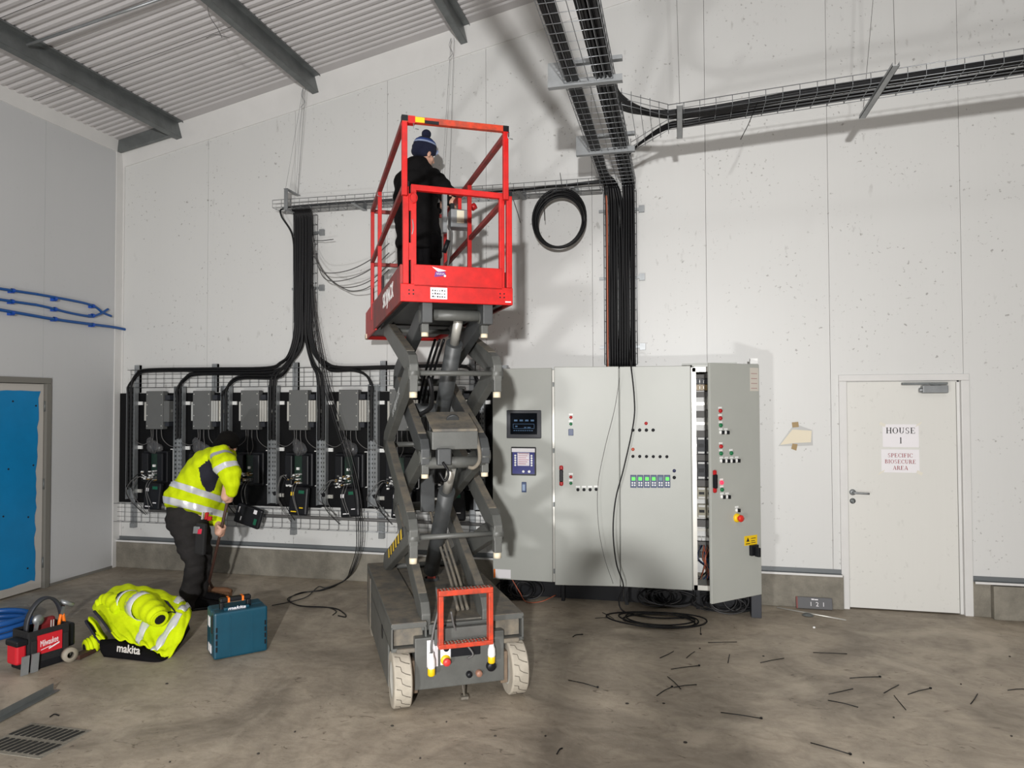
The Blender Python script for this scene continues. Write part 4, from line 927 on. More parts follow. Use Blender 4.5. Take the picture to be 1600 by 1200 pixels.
for k in range(4):
    dx = (k-1.5)*3.2
    P = [at(487+dx*.4, 445, y=-.14), at(492+dx*.6, 500, y=-.16), at(507+dx, 590, y=-.26), at(524+dx, 650, y=-.28), at(546+dx, 720, y=-.27), at(558+dx, 775, y=-.24), at(562+dx, 830, y=-.2), at(560+dx*.8, 860, y=-.2), at(550+dx*.6, 890, y=-.24)]
    fl_ = [[(540, 905), (515, 919), (480, 925), (455, 932), (450, 938), (470, 947), (520, 950), (537, 958), (540, 964), (528, 962)], [(536, 908), (510, 918), (497, 917), (480, 932), (455, 940), (425, 946)], [(540, 906), (505, 922), (470, 926), (452, 936), (466, 946), (510, 949), (525, 955), (520, 961)], [(541, 905), (520, 915), (500, 922), (485, 925)]][k]
    P += [at(*q, z=.008+.004*k) for q in fl_]
    cable(P, .0048, 'thin cables trailing from the left riser past the drives to loops on the floor', 'loose thin cables', M_DGREYC if k % 2 else M_BLACK)
# ================================================================== scissor lift (own frame: x across, y towards the wall, z up)
lift = thing('scissor_lift', 'scissor lift with a raised red platform, grey scissor arms and white wheels', 'scissor lift', LO, local=True, rz=LA)
def sub(name, o=None): e = bpy.data.objects.new(name, None); COL.objects.link(e); e.parent = lift; e.empty_display_size = .1; return e
# --- chassis
ch = MB().box(.13, .67, -.06, 1.62, .10, .40).box(.22, .58, -.02, 1.62, .40, .46)
chassis = ch.build('chassis', M_LIFT, lift, bevel=.006)
MB().box(.205, .595, .02, 1.6, .46, .468).build('deck_plate', M_DUST, chassis)
MB().box(.24, .57, -.10, -.062, .36, .455).build('front_crosshead', M_LIFT, chassis, bevel=.004)
for s, u0, u1 in ((0, -.005, .205), (1, .595, .80)):
    # side module: outer skirt, dusty top, fork pocket at the front
    m = MB().box(u0+(0 if s == 0 else .2), u0+(.012 if s == 0 else .205), .12, 1.60, .07, .47).box(u0, u1, -.04, 1.60, .455, .485)
    m.box(u0, u0+.012, -.04, .12, .33, .47).box(u1-.012, u1, -.04, .12, .33, .47).box(u0, u1, -.04, 1.6, .325, .345)
    sk = m.build('side_module', M_LIFT, lift, bevel=.004)
    MB().box(u0+.004, u1-.004, -.036, 1.595, .485, .489).build('dusty_top', M_DUST, sk)
    MB().box(u0+.02, u1-.02, .0, .02, .35, .45).build('pocket_back', M_DUST, sk)
    MB().box(u0+.03, u1-.03, -.055, -.03, .318, .345).build('pocket_lip', M_DUST, sk, bevel=.008)
    if s == 0:
        MB().cyl((u0-.002, .45, .30), (u0+.004, .45, .30), .045, 18).build('access_hole', M_DKPL, sk)
        MB().box(u0-.006, u0+.004, 1.28, 1.46, .08, .44).build('pale_edge_guard', M_DUST, sk)
for u0, u1, v in ((0, .105, 0), (.695, .80, 0), (.0, .10, 1.32), (.70, .80, 1.32)):
    r = .16; um = (u0+u1)/2; out = -1 if um < .4 else 1
    prof = [(.10, u0), (r-.008, u0), (r-.0075, u0), (r-.001, u0+.006), (r, u0+.007), (r, u0+.012), (r, u1-.012), (r, u1-.007), (r-.001, u1-.006), (r-.0075, u1), (r-.008, u1), (.10, u1)]
    wh = MB().lathe(prof, (0, v, r), (1, 0, 0), 36)
    wo = wh.build('wheel', M_RUBBER, lift, recalc=True)
    MB().lathe([(0, u0+.006), (.085, u0+.006), (.10, u0+.001), (.102, u0+.004), (.102, u1-.004), (.10, u1-.001), (.085, u1-.006), (0, u1-.006)], (0, v, r), (1, 0, 0), 24).build('hub', M_HUB, wo, recalc=True)
    tr = MB()
    for k in range(16):
        a = 2*math.pi*k/16
        def on(t, w_): return (u0+.012+(u1-u0-.024)*w_, v+(r+.0005)*math.cos(t), r+(r+.0005)*math.sin(t))
        tr.tube([on(a, 0), on(a+.05, .33), on(a+.22, .4), on(a+.3, .66), on(a+.36, 1)], .0022, 4)
    tag(tr.build('tread_grooves', mat('tread_groove', (92, 86, 76), .9), wo), kind='stuff')
# drive motors / yokes beside the front wheels
for u0, u1 in ((.105, .15), (.65, .695)): MB().box(u0, u1, -.05, .08, .08, .27).build('wheel_yoke', mat('rusty_grey', (112, 96, 80), .8, var=.3, vscale=12), lift, bevel=.006)
# front face fittings
fv = -.062
MB().box(.20, .265, fv-.004, fv, .23, .385).build('white_plate', M_PAPER, chassis)
MB().box(.34, .52, fv-.008, fv, .275, .35).build('display_panel', M_DKPL, chassis, bevel=.006)
es = MB().box(.28, .34, fv-.004, fv, .235, .37).build('switch_plate', M_PAPER, chassis)
MB().lathe([(0, -.008), (.028, -.008), (.03, 0)], (.31, fv-.004, .262), (0, 1, 0), 16).build('yellow_ring', M_YELLOW, es)
MB().lathe([(0, -.05), (.02, -.05), (.024, -.04), (.022, -.03), (.013, -.02), (.013, 0)], (.31, fv-.006, .262), (0, 1, 0), 16).build('stop_button', mat('pinkish_red', (206, 60, 58), .4), es)
MB().cyl((.31, fv-.03, .335), (.31, fv, .335), .017, 12).build('key_switch', M_DKPL, es)
for (u, w_, r_, m) in ((.585, .20, .03, M_DKPL), (.45, .165, .018, M_DKPL), (.51, .165, .02, mat('dull_copper', (150, 110, 92), .5))): MB().lathe([(0, -.03), (r_*.8, -.03), (r_, -.02), (r_, 0)], (u, fv, w_), (0, 1, 0), 16).build('socket', m, chassis)
for (px, py0, py1, cord) in ((674, 1020, 1056, True), (768, 1004, 1036, False)):
    a, b = al(px, py0, v=-.12), al(px, py1, v=-.12); u = a.x; w1, w0 = a.z, b.z
    pg = MB().lathe([(.016, 0), (.022, .006), (.022, (w1-w0)*.3), (.02, (w1-w0)*.34)], (u, -.12, w0), (0, 0, 1), 14).build('yellow_plug', M_YELLOW, lift)
    MB().lathe([(.02, (w1-w0)*.32), (.024, (w1-w0)*.4), (.022, (w1-w0)*.7), (.015, (w1-w0)*.86), (.014, (w1-w0))], (u, -.12, w0), (0, 0, 1), 14).build('white_plug_body', M_WHITE, pg)
    MB().cyl((u, -.12, w0-.002), (u, -.12, w0+.006), .014, 12).build('plug_pins', M_DKPL, pg)
    if cord:
        MB().tube(spline([(u, -.12, w1), (u, -.12, w1+.05), (u+.02, -.10, w1+.14), (u+.05, -.07, w1+.24), (u+.06, .05, w1+.33)], 6), .007, 7).build('power_cord', M_GREYC, lift)
MB().tube(spline([(.33, -.13, .56), (.36, -.10, .45), (.42, -.07, .36), (.47, -.09, .29), (.44, -.075, .26)], 6), .006, 6).build('power_cord', M_GREYC, lift)
MB().bar((.42, -.03, .10), (.43, -.04, .025), .012, .006).box(.405, .45, -.06, -.02, .015, .03).build('ground_strap', M_DUST, lift)
# ladder step frame
(l0, r0) = (.247, .568)
lad = sub('step_frame')
MB().box(l0, r0, -.195, -.135, .668, .70).build('top_tread', M_ORANGE, lad, bevel=.004)
MB().box(l0, r0, -.195, -.135, .368, .394).build('bottom_tread', M_ORANGE, lad, bevel=.004)
for u in (l0, r0-.028): MB().box(u, u+.028, -.195, -.14, .394, .668).build('side_rail', M_ORANGE, lad, bevel=.004)
gt = MB()
for w_ in (.70, .395):
    for k in range(15):
        for j in range(2): gt.ell((l0+.02+k*.02, -.182+.03*j+.01*(k % 2), w_), .007, .010, .004, 4, 8)
tag(gt.build('tread_studs', M_DUST, lad), kind='stuff')
# --- scissor arms: outer and inner zigzags between front (y about .05) and rear (y about 1.42) pivots
FV, RV = .05, 1.42
Fw = {0: .47, 1: .965, 2: 1.445, 3: 1.955, 4: 2.30}; Rw = {0: .49, 1: .965, 2: 1.445, 3: 1.935, 4: 2.345}
def arm(u, v0, w0, v1, w1, thick=.055, deep=.105, m=None, stripes=False):
    """box-section arm with cranked ends: the beam runs above its lower pivot and below its upper one"""
    p, q = V((u, v0, w0)), V((u, v1, w1)); d = (q-p).normalized()
    lowfirst = w0 < w1
    # side outline in (v, w): a straight beam with bent ends that come down onto the pivots
    k = .09
    a, b = (p, q)
    sg = 1 if b.y > a.y else -1
    off = .05
    pts = [a+V((0, -sg*.035, -.045)), a+V((0, sg*.035, -.045)), a+V((0, sg*.12, deep*.5-.045)), b+V((0, -sg*.12, -deep*.5-.02)), b+V((0, -sg*.035, -.05)), b+V((0, sg*.035, -.045)), b+V((0, sg*.035, .045)), b+V((0, -sg*.05, .05)), b+V((0, -sg*.15, deep*.5)), a+V((0, sg*.10, deep+.035)), a+V((0, sg*.01, .11)), a+V((0, -sg*.04, .05))]
    poly = [(x.y, x.z) for x in pts]
    mb = MB().prism(poly, (u-thick/2, 0, 0), (0, 1, 0), (0, 0, 1), (thick, 0, 0))
    return mb.build('scissor_arm', m or M_LIFT, lift, bevel=.006, recalc=True)
OU, IU = (.135, .655), (.205, .575)
for u in OU:
    for (fv_, fw_, rv_, rw_) in ((FV, Fw[1], RV, Rw[0]), (FV, Fw[1], RV, Rw[2]), (FV, Fw[3], RV, Rw[2]), (FV, Fw[3], RV, Rw[4])):
        lo, hi = ((fv_, fw_), (rv_, rw_)) if fw_ < rw_ else ((rv_, rw_), (fv_, fw_))
        arm(u, *lo, *hi)
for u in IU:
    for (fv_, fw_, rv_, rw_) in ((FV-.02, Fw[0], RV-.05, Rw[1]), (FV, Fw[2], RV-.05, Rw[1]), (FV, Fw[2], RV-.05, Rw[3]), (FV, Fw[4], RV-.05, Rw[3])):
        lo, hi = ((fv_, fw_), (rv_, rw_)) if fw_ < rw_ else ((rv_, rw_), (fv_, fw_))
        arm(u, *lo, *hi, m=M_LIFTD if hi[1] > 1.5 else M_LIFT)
# dust lying on the upper faces of the arms that slope towards the camera
for (u, a, b) in [(u, (RV, Rw[2]), (FV, Fw[1])) for u in OU]+[(u, (RV, Rw[4]), (FV, Fw[3])) for u in OU]+[(u, (RV-.05, Rw[3]), (FV, Fw[2])) for u in IU]+[(u, (RV-.05, Rw[1]), (FV-.02, Fw[0])) for u in IU]:
    p, q = V((u, b[0]+.10, b[1]+.142)), V((u, a[0]-.15, a[1]+.054))
    MB().bar(p, q, .05, .004, (0, 0, 1)).build('dust_layer', M_DUST, lift)
# pivot bosses with cream wear pads
for u in OU:
    for k in (1, 3):
        MB().cyl((u-.034, FV, Fw[k]), (u+.034, FV, Fw[k]), .04, 18).build('pivot_boss', M_LIFT, lift)
        MB().box(u-.024, u+.024, FV-.035, FV+.025, Fw[k]-.115, Fw[k]-.03).build('pivot_bracket', M_LIFT, lift, bevel=.004)
        MB().cyl((u, FV-.01, Fw[k]-.15), (u, FV-.01, Fw[k]-.115), .024, 12).build('wear_pad', M_CREAM, lift)
for u in IU:
    for k in (2, 4):
        MB().cyl((u-.034, FV, Fw[k]), (u+.034, FV, Fw[k]), .038, 18).build('pivot_boss', M_LIFT, lift)
        MB().box(u-.022, u+.022, FV-.03, FV+.02, Fw[k]-.10, Fw[k]-.02).build('pivot_bracket', M_LIFT, lift, bevel=.004)
        MB().cyl((u, FV-.01, Fw[k]-.125), (u, FV-.01, Fw[k]-.10), .022, 12).build('wear_pad', M_CREAM, lift)
for (u0, u1, v, w_, r_) in ((OU[0], OU[1], FV, Fw[3]+.0, .016), (OU[0], OU[1], FV, Fw[1], .016), (IU[0], IU[1], FV, Fw[2]-.035, .036), (IU[0], IU[1], FV, Fw[4]+.01, .034), (IU[0], IU[1], RV-.05, Rw[1], .03), (IU[0], IU[1], RV-.05, Rw[3], .03), (OU[0], OU[1], RV, Rw[2], .02), (OU[0], OU[1], RV, Rw[4], .02), (OU[0], OU[1], RV, Rw[0], .02)):
    MB().cyl((u0, v, w_), (u1, v, w_), r_, 14).build('cross_tube', M_LIFT, lift)
for w_ in ((Fw[1]+Rw[0])/2, (Fw[1]+Rw[2])/2, (Fw[3]+Rw[2])/2, (Fw[3]+Rw[4])/2):
    for u in (.17, .615): MB().cyl((u-.05, (FV+RV)/2, w_+.03), (u+.05, (FV+RV)/2, w_+.03), .035, 14).build('centre_pin', M_LIFTD, lift)
# hydraulic cylinders, cross heads and the cover box on the second stage
MB().cyl((.44, 1.0, 1.42), (.44, .30, 2.16), .055, 18).build('lift_cylinder', M_LIFTD, lift)
MB().cyl((.44, .30, 2.16), (.44, .16, 2.31), .03, 14).build('cylinder_rod', M_ALU, lift)
MB().cyl((.40, .95, .55), (.40, .35, 1.20), .055, 18).build('lift_cylinder', M_LIFTD, lift)
MB().cyl((.40, .35, 1.20), (.40, .20, 1.36), .03, 14).build('cylinder_rod', M_ALU, lift)
MB().box(.30, .40, .80, .84, 1.0, 1.45).build('cylinder_plate', M_LIFTD, lift, bevel=.004)
MB().cyl((.20, .75, 1.72), (.47, .75, 1.72), .05, 18).build('cross_head', M_LIFTD, lift)
bx = MB().box(.245, .53, .02, .22, 1.49, 1.60).build('cover_box', M_LIFT, lift, bevel=.006)
MB().prism([(.02, 1.60), (.30, 1.70), (.30, 1.715), (.02, 1.615)], (.25, 0, 0), (0, 1, 0), (0, 0, 1), (.275, 0, 0)).build('cover_top', M_DUST, bx)
MB().cyl((.40, .16, 1.664), (.40, .17, 1.674), .04, 16).build('cover_slot', M_LIFTD, bx)
MB().box(.27, .355, -.03, .05, 1.40, 1.50).build('valve_block', M_LIFTD, lift, bevel=.008)
MB().tube(spline([(.30, -.035, 1.42), (.33, -.06, 1.36), (.31, -.05, 1.31), (.28, -.035, 1.36)], 6), .008, 7).build('hose', M_BLACK, lift)
MB().tube(spline([(.53, .1, 1.6), (.535, .02, 1.5), (.53, -.01, 1.42), (.50, .0, 1.38), (.47, .02, 1.38)], 6), .012, 8).build('hose', M_DUST, lift)
for k in range(3):
    u = .35+.03*k
    MB().tube(spline([(u, .5, 2.2), (u-.03, .7, 2.0), (u-.04, .95, 1.75), (u-.02, 1.0, 1.5)], 6), .009, 6).build('hose', M_BLACK, lift)
    MB().tube(spline([(u+.03, 1.0, 1.05), (u+.06, .8, .85), (u+.08, .4, .62), (u+.07, .1, .50)], 6), .010, 6).build('hose', M_DUST, lift)
MB().tube(spline([(.24, .1, 1.93), (.26, .12, 1.85), (.27, .2, 1.75), (.22, .3, 1.7)], 6), .014, 8).build('hose', M_BLACK, lift)
# hazard stripes on the low left arm
a, b = V((OU[0]-.029, FV+.12, Fw[1]+.04)), V((OU[0]-.029, RV-.2, Rw[0]+.12))
for k in range(12):
    p, q = a.lerp(b, .10+k*.065), a.lerp(b, .10+(k+.9)*.065)
    MB().bar(p, q, .004, .06, (0, 0, 1)).build('hazard_stripe', M_YELLOW if k % 2 else M_DKPL, lift)
ax_, bx_ = V((OU[0]-.0285, FV+.25, Fw[3]-.06)), V((OU[0]-.0285, RV-.3, Rw[2]+.10)); dx_ = (ax_-bx_).normalized()
text('SKYJACK', ax_.lerp(bx_, .45)+V((0, 0, .03)), dx_, V((0, -dx_.z, dx_.y)) if dx_.y < 0 and -dx_.y*0 == 0 and dx_.y > 0 else V((0, dx_.z, -dx_.y)), .075, mat('faded_white', (150, 152, 152), .6), lift, width=.42)
# deck clutter
MB().lathe([(0, .03), (.03, .03), (.035, .0)], (.41, 1.0, .468), (0, 0, 1), 14).build('red_cap', mat('dull_red', (140, 60, 50), .6), chassis)
MB().lathe([(.05, .02), (.055, 0)], (.41, 1.0, .468), (0, 0, 1), 16).build('cap_ring', M_LIFTD, chassis)
# --- platform
PF, PM, PB = -.10, 1.60, 2.40                    # front, end of main deck, end of the roll-out deck
PL, PR, P0, P1 = .04, .72, 2.365, 2.47
plat = sub('platform')
MB().box(PL+.02, PR-.02, PF+.02, PM, P0+.03, P1-.005).build('deck', M_LIFTD, plat)
MB().box(PL+.05, PR-.05, PM-.2, PB, P0+.02, P1-.02).build('rollout_deck', M_LIFTD, plat)
ff = MB().box(PL, PR, PF, PF+.02, P0, P1).build('front_fascia', M_RPAINT, plat, bevel=.004)
ho = MB()
for u in (.09, .115, .64, .665):
    for w_ in (2.41, 2.432): ho.cyl((u, PF-.001, w_), (u, PF+.001, w_), .005, 8)
ho.build('bolt_holes', M_DKPL, ff)
MB().box(.215, .315, PF-.002, PF, 2.385, 2.453).build('capacity_placard', M_PAPER, ff)
lp_ = MB(); random.seed(2)
for r_ in range(3):
    for c_ in range(6): lp_.box(.225+.014*c_, .225+.014*c_+random.uniform(.005, .011), PF-.0028, PF-.002, 2.395+.018*r_, 2.398+.018*r_+random.uniform(.002, .006))
lp_.build('placard_print', M_INK, ff)
MB().box(.672, .708, PF-.002, PF, 2.38, 2.387).build('small_sticker', M_PAPER, ff)
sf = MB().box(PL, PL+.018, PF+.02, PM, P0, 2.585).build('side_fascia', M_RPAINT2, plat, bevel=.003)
text('SKYJACK', (PL-.0015, .55, 2.475), (0, -1, 0), (0, 0, 1), .14, M_WHITE, sf, width=.62, bold=.01)
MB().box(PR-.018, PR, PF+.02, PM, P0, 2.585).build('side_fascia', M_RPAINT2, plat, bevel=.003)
MB().box(PL+.005, PL+.02, PM-.1, PB, P0-.01, 2.60).build('rollout_side', M_RPAINT, plat, bevel=.003)
MB().box(PR-.02, PR-.005, PM-.1, PB, P0-.01, 2.60).build('rollout_side', M_RPAINT, plat, bevel=.003)
MB().box(PL+.005, PR-.005, PB, PB+.02, P0-.01, 2.60).build('rollout_end', M_RPAINT, plat, bevel=.003)
MB().box(PL-.004, PL+.012, PB-.12, PB, P0-.01, P0+.03).build('wear_pad', M_CREAM, plat)
for u in (PL+.06, PR-.09): MB().box(u, u+.03, PF+.02, PM, P0+.0, P0+.03).build('underside_rail', M_LIFTD, plat)
for u in IU: MB().box(u-.03, u+.03, PF+.04, PF+.2, 2.25, P0+.03).build('pivot_hanger', M_LIFTD, plat, bevel=.004)
t_ = .034
def post(u, v, w0, w1, m=M_RPAINT, parent=plat, cap=True, t=t_, name='post'):
    o = MB().box(u-t/2, u+t/2, v-t/2, v+t/2, w0, w1).build(name, m, parent, bevel=.003)
    if cap: MB().box(u-t/2+.004, u+t/2-.004, v-t/2+.004, v+t/2-.004, w1, w1+.006).box(u-t/2-.001, u+t/2+.001, v-t/2-.002, v+t/2, w1-.03, w1-.002).build('post_cap', M_DKPL, o)
    return o
def rail(p, q, m=M_RPAINT2, t=.032, name='rail', parent=plat): return MB().bar(p, q, t, t).build(name, m, parent, bevel=.003)
# fixed lower posts
UL, UR = PL+.02, PR-.02
VF = PF+.017
post(UL+.012, VF, P1, 3.07); post(UR, VF, P1, 3.06)
# gate
gate = sub('entry_gate'); gl, gr, gv = .118, .655, PF+.02
MB().box(gl-.016, gl+.016, gv-.016, gv+.016, 2.43, 3.055).build('gate_post', M_RPAINT, gate, bevel=.003)
MB().box(gr-.016, gr+.016, gv-.016, gv+.016, 2.43, 3.035).build('gate_post', M_RPAINT, gate, bevel=.003)
rail((gl-.016, gv, 3.04), (gr+.016, gv, 3.03), M_RPAINT, .034, 'gate_rail', gate)
gp = MB().box(gl, gr, gv-.02, gv-.012, 2.455, 2.585).build('kick_panel', M_RPAINT, gate, bevel=.003)
gx = (.215, .305)
MB().add([(.225, gv-.0215, 2.575), (.31, gv-.0215, 2.555), (.262, gv-.0215, 2.545)], [(0, 2, 1)]).build('logo_wing', M_WHITE, gp)
MB().prism([(.238, 2.515), (.245, 2.548), (.30, 2.548), (.308, 2.53), (.29, 2.522)], (0, gv-.0205, 0), (1, 0, 0), (0, 0, 1), (0, -.001, 0)).build('logo_band', mat('logo_violet', (110, 50, 130), .5), gp)
lg_ = MB()
for k in range(5): lg_.tube([(.25+.010*k, gv-.022, 2.530), (.254+.010*k, gv-.022, 2.542), (.258+.010*k, gv-.022, 2.529)], .0014, 4)
lg_.ell((.302, gv-.021, 2.524), .008, .002, .007, 6, 8); lg_.build('logo_marks', M_WHITE, gp)
for w_ in (2.95, 2.66): MB().box(UL+.03, gl-.014, VF-.012, VF+.008, w_-.05, w_+.05).build('gate_hinge', M_RPAINT, gate)
MB().tube([(UL+.055+.022*math.cos(a), VF-.02, 2.975+.03*math.sin(a)) for a in [2*math.pi*i/20 for i in range(20)]], .003, 6, closed=True).build('latch_ring', M_RPAINT, gate)
MB().tube(spline([(UL+.05, VF-.01, 2.85), (UL+.055, VF-.015, 2.80), (UL+.048, VF-.012, 2.76)], 5), .004, 5).build('latch_chain', M_GALV, gate)
# folding upper guard rails
up = sub('upper_guard_rail'); TW = 3.43; TB = 1.93
MB().box(UL-.016, UL+.016, VF-.05, VF-.018, 2.98, TW).build('post', M_RPAINT, up, bevel=.003)
MB().box(UR-.045, UR-.013, VF-.05, VF-.018, 3.0, TW+.005).build('post', M_RPAINT, up, bevel=.003)
tr = rail((UL-.016, VF-.034, TW-.005), (UR-.013, VF-.034, TW+.0), M_ORANGE, .036, 'top_rail', up)
MB().box(UL+.06, UL+.115, VF-.0545, VF-.05, TW-.02, TW+.01).build('yellow_sticker', M_YELLOW, tr)
MB().box(UL+.115, UL+.20, VF-.0545, VF-.05, TW-.022, TW-.004).build('dark_sticker', M_DKPL, tr)
for u in (UL, UR-.03): MB().box(u-.018, u+.018, VF-.054, VF-.014, TW-.018, TW+.016).build('corner_cap', M_DKPL, up)
MB().box(UL+.02, UL+.06, VF-.056, VF-.012, TW-.03, TW+.014).build('rail_socket', M_RPAINT, up)
for u in (UL, UR-.01):
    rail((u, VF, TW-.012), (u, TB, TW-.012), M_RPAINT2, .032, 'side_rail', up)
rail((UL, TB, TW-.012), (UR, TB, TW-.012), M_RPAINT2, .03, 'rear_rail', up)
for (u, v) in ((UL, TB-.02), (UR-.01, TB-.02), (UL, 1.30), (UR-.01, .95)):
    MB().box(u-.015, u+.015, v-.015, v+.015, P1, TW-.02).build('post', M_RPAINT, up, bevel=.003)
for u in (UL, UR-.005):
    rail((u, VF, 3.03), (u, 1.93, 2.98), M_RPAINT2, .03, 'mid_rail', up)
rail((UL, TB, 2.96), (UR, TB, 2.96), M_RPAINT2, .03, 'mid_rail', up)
for u, v in ((UL-.02, 1.28), (UR-.02, VF-.06), (UL+.05, VF-.06)): MB().tube([(u, v, TW-.03), (u+.0, v, TW-.06), (u+.03, v, TW-.065)], .003, 5).build('lock_pin', M_GALV, up)
MB().box(PL+.0, PL+.016, PB-.6, PB-.56, P1, 2.75).build('rollout_post', M_RPAINT, up)
MB().box(PL+.03, PL+.045, 1.2, 1.55, 2.47, 2.74).build('dark_side_panel', M_DKPL, plat)
# control box on the right-hand rail
cb = sub('control_box'); a, b = al(703, 328, v=1.02), al(734, 358, v=1.02)
MB().box(a.x, b.x, .98, 1.10, b.z, a.z).build('box_body', M_GALV, cb, bevel=.006)
MB().box(a.x+.045, a.x+.10, .977, .98, b.z+.03, a.z-.01).build('box_label', mat('cream_label', (226, 220, 196), .6), cb)
MB().cyl((b.x+.0, .96, a.z+.01), (b.x+.03, .96, a.z+.03), .026, 14).build('red_knob', M_RED, cb)
MB().box(a.x+.06, a.x+.085, 1.0, 1.02, a.z, a.z+.09).build('joystick', M_RPAINT, cb)
MB().box(a.x+.0, a.x+.03, .99, 1.03, a.z, a.z+.045).build('switches', M_DKPL, cb)
MB().box(a.x-.055, a.x-.025, 1.0, 1.06, b.z-.04, a.z+.12).build('clamp_plate', M_GALV, cb)
MB().tube(spline([(a.x+.0, 1.04, b.z), (a.x+.02, 1.04, b.z-.05), (a.x+.0, 1.04, b.z-.2), (a.x-.03, 1.04, b.z-.4)], 6), .008, 7).build('control_cable', M_GREYC, cb)
c_ = al(697, 385, v=1.05)
tag(MB().cyl((0, 0, -.05), (0, 0, .05), .018, 10).xf(Matrix.Translation(LO+LU*c_.x+LV*c_.y+V((0, 0, c_.z))) @ Matrix.Rotation(.35, 4, 'Y')).build('cable_cutter_handle', M_DKPL), 'black handled tool hanging beside the control box on the red platform', 'tool')
# ================================================================== people
def seg(mb, pts, n=14):
    """limb: list of (centre, radius_a, radius_b) with rings square to the path; a lies in the side direction"""
    secs = []; P = [V(p[0]) for p in pts]
    for i, (c, ra, rb) in enumerate(pts):
        d = (P[min(i+1, len(P)-1)]-P[max(i-1, 0)]).normalized()
        s = d.cross(V((0, 1, 0)));  s = d.cross(V((1, 0, 0))) if s.length < .2 else s
        s.normalize(); q = s.cross(d).normalized(); secs.append((c, s*ra, q*rb))
    mb.loft(secs, n); mb.ell(pts[0][0], *(min(pts[0][1], pts[0][2]),)*3); mb.ell(pts[-1][0], *(min(pts[-1][1], pts[-1][2]),)*3)
    return mb
def basis(fwd, up):
    f = V(fwd).normalized(); r = f.cross(V(up)).normalized(); u = r.cross(f); return Matrix((r, f, u)).transposed()   # columns right, forward, up
def head(mb, c, fwd, up, k=1.0):
    M = basis(fwd, up); W = lambda x, y, z: V(c)+M @ V((x*k, y*k, z*k))
    mb.ell(W(0, -.012, .03), .076*k, .095*k, .09*k, rot=M)            # cranium
    mb.ell(W(0, .018, -.045), .058*k, .072*k, .075*k, rot=M)          # face
    mb.ell(W(0, .05, -.10), .033*k, .03*k, .024*k, rot=M)             # chin
    mb.ell(W(0, .092, -.02), .012*k, .018*k, .026*k, rot=M); mb.ell(W(0, .100, -.038), .017*k, .016*k, .012*k, rot=M)   # nose
    mb.ell(W(0, .076, .018), .05*k, .014*k, .012*k, rot=M)            # brow
    mb.ell(W(0, .082, -.072), .022*k, .010*k, .006*k, rot=M); mb.ell(W(0, .081, -.082), .019*k, .010*k, .007*k, rot=M)  # lips
    for s in (-1, 1): mb.ell(W(s*.078, -.005, -.02), .010*k, .02*k, .032*k, rot=M); mb.ell(W(s*.04, .055, -.035), .022*k, .02*k, .018*k, rot=M)
    return W, M
def face_bits(W, M, parent, k=1.0):
    for s in (-1, 1):
        e = MB().ell(W(s*.03, .077, 0), .011*k, .008*k, .007*k, rot=M).build('eye', M_WHITE, parent)
        MB().ell(W(s*.03, .0835, 0), .005*k, .003*k, .005*k, rot=M).build('iris', M_HAIR, e)
        MB().tube([W(s*.014, .088, .018), W(s*.03, .089, .023), W(s*.05, .078, .017)], .003*k, 5).build('eyebrow', M_HAIR, parent)
def fist(mb, c, axis, palm, k=1.0, grip=.016):
    """hand closed round a bar at c: axis = direction of the bar, palm = direction from the bar to the back of the hand"""
    a = V(axis).normalized(); p = (V(palm)-a*V(palm).dot(a)).normalized(); s = a.cross(p)
    L = [.036, .040, .038, .031]
    for i in range(4):
        o = V(c)+a*(.033-.022*i)*k; R = (grip+.009)*k; pts = []
        for t in [0, .5, 1.0, 1.5, 2.0, 2.5, 3.0, 3.5][:8 if L[i] > .035 else 7]:
            an = t*.95; pts.append(o+p*math.cos(an)*R*1.25+s*math.sin(an)*R*1.15)
        mb.tube(pts, [.0105*k, .0102*k, .0105*k, .0095*k, .0098*k, .009*k, .0085*k, .007*k][:len(pts)], 8)
        mb.ell(o+p*(R*1.3+.002), .011*k, .011*k, .011*k, 6, 8)        # knuckle
    mb.ell(V(c)+p*(grip+.014)*k-s*.012*k, .030*k, .030*k, .030*k)     # palm mass
    o = V(c)+a*.038*k-s*.01*k+p*(grip+.008)*k                          # thumb, from the side of the palm
    mb.tube([o, o+a*.012*k-s*(grip+.006)*k-p*.008*k, o+a*.008*k-s*(grip+.008)*k-p*.028*k, o-a*.002*k-s*.004*k-p*.046*k], [.013*k, .0115*k, .0105*k, .008*k], 8)
    return V(c)+p*(grip+.018)*k-s*.022*k                               # where the wrist joins
def arm_chain(mb, sh, el, wr, r=(.055, .042, .03)): seg(mb, [(sh, r[0], r[0]), ((V(sh)+V(el))/2, r[0]*.95, r[0]*.95), (el, r[1], r[1]), ((V(el)*2+V(wr))/3, r[1]*1.05, r[1]*1.05), (wr, r[2], r[2]*.8)])
